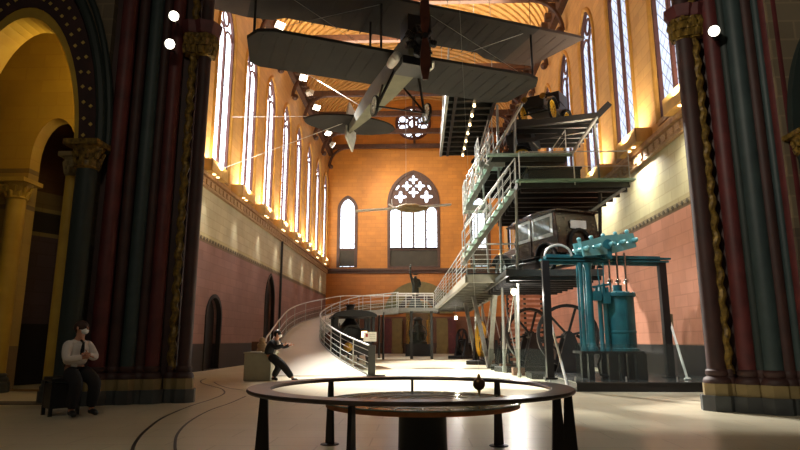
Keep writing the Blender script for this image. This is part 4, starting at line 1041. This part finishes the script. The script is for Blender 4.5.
# ================================================================== BLUE GREEN STEAM ENGINE
YE_ = 15.7
root = thing('dais', 'low black dais carrying the blue green steam engine', 'platform', (5.4, 14.6, 0))
q = MB(); q.box(3.7, 7.6, 14.55, 18.2, 0, .2); q.build('base', M_black, root)
q = MB(); q.box(3.68, 7.6, 14.53, 18.2, .2, .225); q.build('top', mat('polished dark top', (70, 70, 68), .18), root)
def P_(px, py, dy=0): return at(px, py, YE_+dy)
root = thing('portal_frame', 'black gallows frame with a blue green crossbeam around the steam engine', 'frame', (P_(600, 380).x, YE_, .225))
a, b_ = P_(545, 262, -.25), P_(659, 258, .3); zt = P_(600, 258).z
for px, dy in ((545, -.25), (661, .3)):
    p = P_(px, 262, dy); q = MB(); q.box(p.x-.09, p.x+.09, p.y-.09, p.y+.09, .225, zt-.1); q.build('leg', M_black, root)
    q = MB(); q.box(p.x-.15, p.x+.15, p.y-.15, p.y+.15, .225, .28); q.build('foot', M_black, root)
a.z = b_.z = zt-.08
q = MB(); q.bar(a-V((.12, 0, 0)), b_+V((.2, 0, 0)), .2, .04); q.bar(a+V((0, 0, .08)), b_+V((.25, 0, .08)), .22, .05); q.bar(a+V((0, 0, .02)), b_+V((0, 0, .02)), .1, .26); q.build('crossbeam', M_eng, root)
q = MB(); c = a+V((.35, 0, .1)); q.tube([c+V((.35*cos(t), 0, .3*sin(t))) for t in [pi*i/10 for i in range(11)]], .03, 6); q.build('hoop', M_steel, root)
ex = P_(606, 330).x
root = thing('steam_engine', 'blue green beam steam engine with a large upright cylinder on black legs', 'engine', (ex, YE_, .225))
zb = P_(620, 351).z
cyl = P_(619.5, 320); cr = .385; z1 = P_(619, 293).z
q = MB(); q.lathe([(cr*1.12, zb), (cr*1.12, zb+.06), (cr, zb+.08), (cr, zb+.45), (cr*1.04, zb+.46), (cr*1.04, zb+.5), (cr, zb+.51), (cr, z1-.12), (cr*1.14, z1-.1), (cr*1.14, z1-.02), (cr*.8, z1), (cr*.3, z1+.05), (.12, z1+.2)], (cyl.x, YE_, 0), 32)
for i in range(16): t = 2*pi*i/16; q.ball((cyl.x+cr*1.06*cos(t), YE_+cr*1.06*sin(t), z1-.01), .025, 6, 4)
for i in (-1, 0, 1): q.tube([(cyl.x+cr*cos(-1.4+i*.06), YE_+cr*sin(-1.4+i*.06), zb+.1), (cyl.x+cr*cos(-1.4+i*.06), YE_+cr*sin(-1.4+i*.06), z1-.14)], .012, 5)
q.build('cylinder', M_eng, root)
q = MB(); q.box(P_(577, 350).x, P_(638, 350).x, YE_-.45, YE_+.45, zb-.06, zb); q.build('bed_plate', M_iron, root)
for px, w in ((587, .14), (608, .2), (618, .14), (636, .26)):
    for dy in (-.32, .32):
        x = P_(px, 360).x; q = MB(); q.box(x-w/2, x+w/2, YE_+dy-.08, YE_+dy+.08, .225, zb-.06); q.build('leg', M_black, root)
for px, r_ in ((580, .05), (587.5, .085)):
    x = P_(px, 300).x; q = MB(); zz = P_(px, 264).z
    q.lathe([(r_*1.7, zb), (r_*1.7, zb+.08), (r_*1.15, zb+.14), (r_, zb+.25), (r_*.9, zz-.2), (r_*1.2, zz-.1), (r_*1.6, zz)], (x, YE_-.2, 0), 16); q.build('column', M_eng, root)
    q = MB(); q.lathe([(r_*.6, zb), (r_*.6, zz)], (x+.05, YE_+.3, 0), 14); q.build('column', M_eng, root)
for px, r_ in ((598, .055), (603.5, .06)):
    x = P_(px, 320).x; q = MB(); q.lathe([(r_*1.4, zb), (r_*1.4, zb+.05), (r_, zb+.08), (r_, z1-.2), (r_*1.5, z1-.15), (r_*1.5, z1-.08), (r_*.4, z1), (r_*.4, z1+.2)], (x, YE_-.25, 0), 16); q.build('pump_barrel', M_eng, root)
for px in (609, 617, 625):                                 # bright piston rods
    x = P_(px, 280).x; q = MB(); q.cyl((x, YE_-.08, z1-.05), (x, YE_-.08, P_(px, 253).z), .028, 10); q.lathe([(.06, z1+.25), (.07, z1+.3), (.06, z1+.35)], (x, YE_-.08, 0), 12); q.build('piston_rod', M_chrome, root)
# walking beam: two pierced cheeks with cross pieces
b0, b1 = P_(579, 250, -.3), P_(631, 241, .25); L_ = (b1-b0).length; ux = (b1-b0).normalized(); uz = V((-ux.z*ux.x, -ux.z*ux.y, 1-ux.z*ux.z)).normalized(); uy = uz.cross(ux)
for s in (-.16, .16):
    q = MB(); ho = []
    for k in range(4):
        cxk = L_*(.22+.2*k); hw = .075 if k in (0, 3) else .09
        ho.append([(cxk+hw*cos(t), .0+hw*.7*sin(t)) for t in [2*pi*i/12 for i in range(12)]])
    q.holed([(0, -.19), (L_*.5, -.25), (L_, -.19), (L_, .19), (L_*.5, .25), (0, .19)], ho, b0+uy*s, ux, uz, uy*.06); q.build('beam_cheek', M_engl, root)
for k in range(5):
    c = b0+ux*L_*(.04+.23*k)+uz*.0; q = MB(); q.cyl(c-uy*.26, c+uy*.3, .06, 10); q.ball(c-uy*.27, .07, 10, 6); q.ball(c+uz*.27, .06, 10, 6); q.cyl(c, c+uz*.26, .05, 8); q.build('cross_pin', M_engl, root)
c = b0+ux*L_*.5; q = MB(); q.box(c.x-.1, c.x+.1, YE_-.2, YE_+.2, zt-.05, c.z-.02); q.lathe([(.13, -.24), (.13, .24)], (c.x, YE_, c.z), 14, axis='Y'); q.build('trunnion', M_eng, root)
q = MB(); c = P_(601, 292, -.3)
for i in range(4): q.box(c.x-.14+.09*i, c.x-.09+.09*i, c.y-.06, c.y+.06, c.z-.15+.04*(i % 2), c.z+.12+.05*(i % 3))
q.bar(c+V((-.22, -.05, .12)), c+V((.25, -.05, .2)), .05); q.bar(c+V((-.2, -.05, -.08)), c+V((.2, -.05, -.12)), .05)
q.cyl(c+V((-.02, 0, .1)), c+V((-.06, 0, .75)), .018, 6); q.cyl(c+V((.08, 0, .1)), c+V((.1, 0, .75)), .018, 6); q.box(c.x-.2, c.x-.02, c.y-.1, c.y+.1, c.z-.22, c.z+.02); q.box(c.x+.02, c.x+.2, c.y-.12, c.y+.1, c.z-.3, c.z-.02); q.build('valve_gear', M_eng, root)
q = MB(); x = P_(596, 360).x; q.tube([(x, YE_-.3, zb), (x+.03, YE_-.35, .8), (x-.06, YE_-.35, .6), (x, YE_-.3, .35), (x+.4, YE_-.3, .27)], .03, 7); q.build('drain_pipe', M_iron, root)
# glass balustrade and leaning poles
root = thing('glass_balustrade', 'clear glass balustrade along the front of the black dais', 'balustrade', (5.2, 14.75, .225))
for k in range(3): q = MB(); q.box(3.75+1.2*k, 4.9+1.2*k, 14.7, 14.715, .24, 1.1); q.build('pane', M_glass, root)
for k in range(4): q = MB(); q.box(3.7+1.2*k, 3.73+1.2*k, 14.69, 14.725, .225, .34); q.build('clamp', M_steel, root)
root = thing('glass_balustrade', 'clear glass balustrade on the pale floor left of the black dais', 'balustrade', (3.2, 17.5, 0))
for k in range(2): q = MB(); q.box(2.0+.85*k, 2.82+.85*k, 17.5, 17.515, .02, .95); q.build('pane', M_glass, root)
for k in range(3): q = MB(); q.box(1.97+.85*k, 2.0+.85*k, 17.49, 17.525, 0, .12); q.build('clamp', M_steel, root)
for A, B, lab in (((664, 302), (688, 384), 'white slanted pole leaning by the right leg of the black frame'), ((545, 300), (567, 372), 'white slanted pole leaning by the left leg of the black frame')):
    p0, p1 = at(*A, 16.2 if A[0] > 600 else 16.5), at(*B, 15.4); p1.z = .235 if A[0] > 600 else .02
    root = thing('slanted_pole', lab, 'pole', p1)
    q = MB(); q.cyl(p0, p1, .032, 8); q.build('rod', M_white, root)
    q = MB(); q.lathe([(.09, 0), (.09, .02), (.05, .05)], p1, 12); q.build('foot', M_steel, root)
    if A[0] > 600:
        c = p0.lerp(p1, .25); q = MB(); q.box(c.x-.07, c.x+.07, c.y-.05, c.y+.05, c.z-.16, c.z+.16); q.build('control_box', mat('olive box', (120, 116, 92), .5), root)

# ================================================================== AIRCRAFT
root = thing('biplane', 'large dark winged biplane hanging overhead with a white sided fuselage', 'aircraft', (-.56, 16.2, 9.0), R(-68))
B = lambda q, n, m, p=None: q.build(n, m, p or root, local=True)
def wing(poly, z, dih=0.0, th=.09, m=M_canvas, n='wing'):
    q = MB(); P = [V((x, y, z+abs(y)*dih)) for x, y in poly]
    k = len(P); t = [q.vert(p+V((0, 0, th))) for p in P]; b = [q.vert(p) for p in P]
    q.face(t); q.face(b[::-1])
    for i in range(k): q.face([b[i], b[(i+1) % k], t[(i+1) % k], t[i]])
    o = B(q, n, m); r = MB()
    ys = sorted(p[1] for p in poly); y0, y1 = ys[0], ys[-1]; xs = [p[0] for p in poly]
    for i in range(1, int(abs(y1-y0)/.38)):
        yy = y0+i*.38; r.bar((max(xs)-.25, yy, z+abs(yy)*dih-.004), (min(xs)+.25, yy, z+abs(yy)*dih-.004), .03, .014)
    B(r, 'ribs', m, o); return o
for s in (-1, 1):
    wing([(.95, s*.5), (1.0, s*3.8), (.85, s*4.2), (.4, s*4.42), (-.95, s*4.2), (-1.15, s*3.9), (-1.2, s*.5)], 0, n='lower_wing')
    wing([(.9, s*.0), (.9, s*4.3), (-1.5, s*4.3), (-1.4, s*3.6), (-1.15, s*3.2), (-1.15, s*.0)], 1.68, n='upper_wing')
    wing([(.9, s*4.3), (.9, s*6.0), (-1.35, s*5.45), (-1.5, s*4.3)], 1.68, m=M_canvas2, n='upper_wing_tip')
    for y in (.75, 4.25):
        for x in (.55, -.5) if y < 1 else (.5,):
            q = MB(); q.cyl((x, s*y, .05), (x, s*y, 1.75), .035, 8); B(q, 'interplane_strut', M_iron)
    for a, b_ in (((.5, s*.75, .05), (.5, s*4.2, 1.8)), ((.5, s*.75, 1.7), (.5, s*4.2, .15))):
        q = MB(); q.cyl(a, b_, .008, 4); B(q, 'bracing_wire', M_steel)
q = MB()
secs = [(1.45, .26, .3, .05), (.7, .31, .38, .05), (-1.2, .29, .36, .05), (-3.5, .2, .26, .08), (-5.7, .05, .12, .1)]
for (x0, w0, h0, c0), (x1, w1, h1, c1) in zip(secs[:-1], secs[1:]):
    q.hexa([(x0, -w0, c0-h0), (x0, w0, c0-h0), (x1, w1, c1-h1), (x1, -w1, c1-h1), (x0, -w0, c0+h0), (x0, w0, c0+h0), (x1, w1, c1+h1), (x1, -w1, c1+h1)])
B(q, 'fuselage', M_linen)
q = MB()
for t in [2*pi*i/7 for i in range(7)]:
    d = V((0, cos(t), sin(t))); q.cyl(V((1.65, 0, .1))+d*.1, V((1.65, 0, .1))+d*.46, .085, 10)
    for k in range(4): q.cyl(V((1.65, 0, .1))+d*(.26+.05*k), V((1.65, 0, .1))+d*(.28+.05*k), .11, 10)
q.lathe([(.001, 1.45), (.2, 1.47), (.2, 1.8), (.08, 1.86), (.08, 2.02), (.001, 2.03)], (0, 0, .1), 16, axis='X'); B(q, 'engine', M_black)
q = MB(); q.box(.7, 1.45, -.42, .42, -.5, -.26); B(q, 'engine_tray', M_black); q = MB(); q.box(.9, 1.5, -.3, .3, .4, .95); B(q, 'engine_cowl', M_black)
q = MB()
for s in (1, -1):
    pts = [(.05, .0), (.1, .25), (.13, .6), (.12, .95), (.06, 1.25)]
    for (w0, z0), (w1, z1_) in zip(pts[:-1], pts[1:]):
        q.hexa([(1.95, -w0, .1+s*z0), (1.99, w0, .1+s*z0), (1.99, w1, .1+s*z1_), (1.95, -w1, .1+s*z1_), (1.98, -w0, .1+s*z0), (2.02, w0, .1+s*z0), (2.02, w1, .1+s*z1_), (1.98, -w1, .1+s*z1_)])
B(q, 'propeller', M_walnut)
q = MB(); q.lathe([(.03, -.42), (.12, -.36), (.15, -.1), (.14, .2), (.03, .3)], (1.0, -.5, -.2), 16, axis='X'); B(q, 'tank', M_white)
q = MB(); q.lathe([(.03, -.3), (.11, -.24), (.13, 0), (.03, .22)], (1.15, .5, -.28), 16, axis='X'); B(q, 'float_tank', M_white)
for s in (-1, 1):
    q = MB(); q.bar((.6, s*.35, -.3), (.15, s*.72, -1.25), .06); B(q, 'undercarriage_leg', M_iron)
    q = MB(); q.bar((-.5, s*.35, -.3), (.15, s*.72, -1.25), .05); B(q, 'undercarriage_leg', M_iron)
    wheel(root, (.15, s*.8, -1.28), .3, .08, M_white, 10)
q = MB(); q.cyl((.15, -.86, -1.28), (.15, .86, -1.28), .028, 8); B(q, 'axle', M_iron)
q = MB(); q.prism([(.95*cos(t), 1.75*sin(t)) for t in [2*pi*i/28 for i in range(28)]], (-5.45, 0, .22), (1, 0, 0), (0, 1, 0), (0, 0, .06)); B(q, 'tailplane', M_canvas)
ca, sa = cos(R(38)), sin(R(38)); q = MB(); q.prism([(.15, -.35), (-.5, -.75), (-.8, -.1), (-.72, .95), (-.1, 1.15), (.15, .4)], (-5.6, -.1, .1), (ca, -sa, 0), (0, 0, 1), (.04, .05, 0)); B(q, 'rudder', M_white)
def wl(px, py, x):
    r = ray(px, py); t = x/r.x; return V((x, r.y*t, CH+r.z*t))
W = OFF[root.name]
for lab, a, b_ in (('thin white cable from the biplane tail down to the left wall windows', W @ V((-5.2, -.2, .25)), wl(224, 168, XL+.05)),
                   ('thin white cable running level from the left wall to the biplane tailplane', W @ V((-5.1, -1.4, .27)), wl(232, 117, XL+.05)),
                   ('thin white cable from the left vault edge to the biplane fuselage', W @ V((-3.6, -.2, .3)), wl(297, 68, XL+.4))):
    q = MB(); q.cyl(a, b_, .012, 5); tag(q.build('suspension_cable', M_white), lab, 'cable')
for lab, p in (('dark hanging cable over the left lower wing of the biplane', W @ V((.5, -4.25, 1.9))), ('dark hanging cable over the right wing of the biplane', W @ V((.5, 4.25, 1.9))), ('dark hanging cable over the biplane nose', W @ V((.6, 0, 1.75)))):
    q = MB(); zc_ = ZS+B_*sqrt(max(0, 1-((p.x-XC)/A_)**2))-.2; q.cyl(p, (p.x, p.y, zc_), .012, 5); tag(q.build('suspension_cable', M_iron), lab, 'cable')
# small white glider far back
gp = at(406, 206, 33); root = thing('glider', 'small pale slim winged glider hanging before the main end window', 'aircraft', gp, R(6))
q = MB(); q.hexa([(-2.9, -.2, -.36), (2.6, -.2, .1), (2.6, .25, .1), (-2.9, .25, -.36), (-2.9, -.2, -.31), (2.6, -.2, .15), (2.6, .25, .15), (-2.9, .25, -.31)]); q.build('wing', M_white, root, local=True)
q = MB(); q.lathe([(.02, -.75), (.16, -.5), (.26, -.1), (.25, .5), (.12, 1.0), (.02, 1.2)], (0.1, 0, -.12), 16, axis='X'); q.build('hull', M_tan, root, local=True)
q = MB(); q.bar((-.72, 0, -.5), (-.82, 0, .38), .03, .1); q.bar((-1.0, 0, .1), (-.5, 0, -.2), .03, .1); q.build('propeller', M_white, root, local=True)
q = MB(); q.cyl((0, 0, .1), (0, 0, 14), .006, 4); q.build('hanging_wire', M_steel, root, local=True)
# deck hung high on the right, with a row of little bulbs underneath
d0, d1 = fl(441, 153, 10.8), fl(478, 157, 10.8)
DX0, DX1, DY0, DY1, DZ = 1.15, 3.1, 20.5, 29.8, 10.8
root = thing('suspended_deck', 'long black deck hung high beside the tower with a row of bulbs below', 'platform', (DX0, DY0, DZ))
q = MB(); q.box(DX0, DX1, DY0, DY1, DZ+.1, DZ+.16); q.build('deck', M_deck, root)
q = MB()
for k in range(14): y = DY0+(DY1-DY0)*k/13; q.box(DX0, DX1, y-.05, y+.05, DZ-.08, DZ+.1)
q.build('joists', M_dsteel, root)
for x, m in ((DX0, M_grey), (DX0+.35, M_iron), ((DX0+DX1)/2+.15, M_iron), (DX1, M_iron)):
    q = MB(); q.box(x-.06, x+.06, DY0, DY1, DZ-.14, DZ+.12); q.build('girder', m, root)
railing([V((DX0, DY0+(DY1-DY0)*i/10, DZ+.16)) for i in range(11)], root, h=1.0, rails=(.33, .66), every=2, pane=False)
for k in range(8):
    y = DY0+1.2+k*1.1; p = V(((DX0+DX1)/2+.15, y, DZ-.22)); q = MB(); q.ball(p, .06, 10, 6); q.lathe([(.02, .04), (.05, .08), (.02, .12)], p, 8); q.build('bulb', M_lampo, root)
for x in (DX0+.1, DX1-.1):
    for y in (DY0+2, DY1-.6):
        zc_ = ZS+B_*sqrt(max(0, 1-((x-XC)/A_)**2))-.2; q = MB(); q.cyl((x, y, DZ+.1), (x, y, zc_), .015, 5); q.build('hanger', M_steel, root)

# ================================================================== LAMPS OF THE NAVE
def uplight(label, y, x, s, up, down, group):
    """ochre trough on the ledge: lamps wash the wall above, two small downlights below"""
    r = thing('wall_uplight', label, 'lamp', (x, y, 7.7), group=group)
    x0, x1 = sorted((x, x+.55*s))
    q = MB(); q.box(x0, x1, y-.95, y+.95, 7.701, 7.73); q.box(*sorted((x+.55*s, x+.52*s)), y-.95, y+.95, 7.73, 8.2)
    for e in (-1, 1): q.box(x0, x1, *sorted((y+e*.95, y+e*.92)), 7.73, 8.2)
    q.build('trough', M_box, r)
    for e in (-.35, .1):
        q = MB(); q.lathe([(.001, 0), (.06, 0), (.07, .02), (.001, .02)], (x+.42*s, y+e, 7.68), 12); q.build('downlight', M_lampo, r)
    q = MB(); q.cyl((x+.28*s, y-.8, 7.85), (x+.28*s, y+.8, 7.85), .05, 8); q.build('lamp_tube', M_white, r)
    u = lamp('trough_light', 'AREA', (x+.28*s, y, 8.0), up, WARM, r, (x+.12*s, y, 12), .5)
    u.data.shape = 'RECTANGLE'; u.data.size = .3; u.data.size_y = 1.6
    lamp('down_light', 'SPOT', (x+.5*s, y-.1, 7.62), down, CREAM, r, (x+.12*s, y-.1, 3.5), .05, 50 if s > 0 else 140, 1.)
ORD = ['nearest', 'second', 'third', 'fourth', 'fifth', 'sixth', 'seventh', 'farthest']
for k in range(8): uplight('ochre lamp trough on the left ledge, %s from the camera' % ORD[k], 22.85+4.0*k, XL, 1, 300, 230, 'lamp troughs on the left ledge')
for k, o in enumerate(('nearest the right pier', 'second from the right pier', 'third from the right pier, beside the tower')): uplight('ochre lamp trough on the right ledge, %s' % o, 15.85+4.15*k, XR, -1, 330, 800, 'lamp troughs on the right ledge')
def flood(label, p, aim, power, col=CREAM, ang=70):
    p, aim = V(p), V(aim); r = thing('flood_lamp', label, 'lamp', p, group='flood lamps along the left vault edge')
    d = (aim-p).normalized(); T = M4.Translation(p) @ d.to_track_quat('Z', 'Y').to_matrix().to_4x4()
    q = MB(T); q.hexa([(-.16, -.12, -.3), (.16, -.12, -.3), (.16, .12, -.3), (-.16, .12, -.3), (-.26, -.2, .02), (.26, -.2, .02), (.26, .2, .02), (-.26, .2, .02)]); q.build('housing', M_white, r)
    q = MB(T); q.box(-.24, .24, -.18, .18, .021, .04); q.build('lamp_face', M_lamps, r)
    q = MB(); q.bar(p-d*.15, (XL+.36, p.y, 18.75), .05); q.build('bracket', M_iron, r)
    lamp('flood_beam', 'SPOT', p+d*.1, power, col, r, aim, .2, ang, .8)
FL = [(29.0, 'first of the flood lamps at the left vault edge, nearest the camera', (1.9, 19.0, 0), 95000, 38),
      (35.5, 'second flood lamp along the left vault edge', (3.0, 20.5, 4.5), 42000, 34),
      (38.0, 'third flood lamp along the left vault edge', (.5, YE, 12), 7000, 60),
      (40.5, 'fourth flood lamp along the left vault edge', (1.9, 28, 0), 80000, 28),
      (46.0, 'fifth flood lamp along the left vault edge', (1.4, 37, 0), 70000, 28),
      (49.0, 'sixth flood lamp along the left vault edge, near the end wall', (2, YE, 12), 2600, 70)]
for y, lab, aim, pw, an in FL: flood(lab, (XL+1.15, y, 17.9), aim, pw, CREAM, an)
# added fill lights without fixtures: vault, right pier, crossing
lamp('vault_fill', 'AREA', (XC, 30, 18.2), 2600, WARM, None, (XC, 30, 30), 10)
lamp('pier_fill', 'SPOT', (-3.0, 2.0, 9.0), 1500, (1, .9, .74), None, (6.2, 9.8, 4.6), .3, 56, 1.)
lamp('crossing_fill', 'AREA', (-3.2, 2.0, 9.5), 110, (1, .86, .66), None, (1.5, 8, 1), 1.2)
# warm lamp hidden behind the left arch jamb in the chapel
lamp('chapel_lamp', 'POINT', (-7.5, 12.3, 7.6), 80, (1., .78, .36), size=.2)
lamp('chapel_lamp', 'POINT', (-7.6, 12.4, 3.0), 8, (1., .78, .36), size=.2)
# added unseen spot that brightens the engine
lamp('engine_fill', 'SPOT', (1.2, 12.6, 8.2), 2200, COOL, None, (5.2, 16.5, 1.8), .15, 46, .7)

w = bpy.data.worlds.new('World'); S.world = w; w.use_nodes = True
bg = w.node_tree.nodes['Background']; bg.inputs[0].default_value = (1, .86, .66, 1); bg.inputs[1].default_value = .03
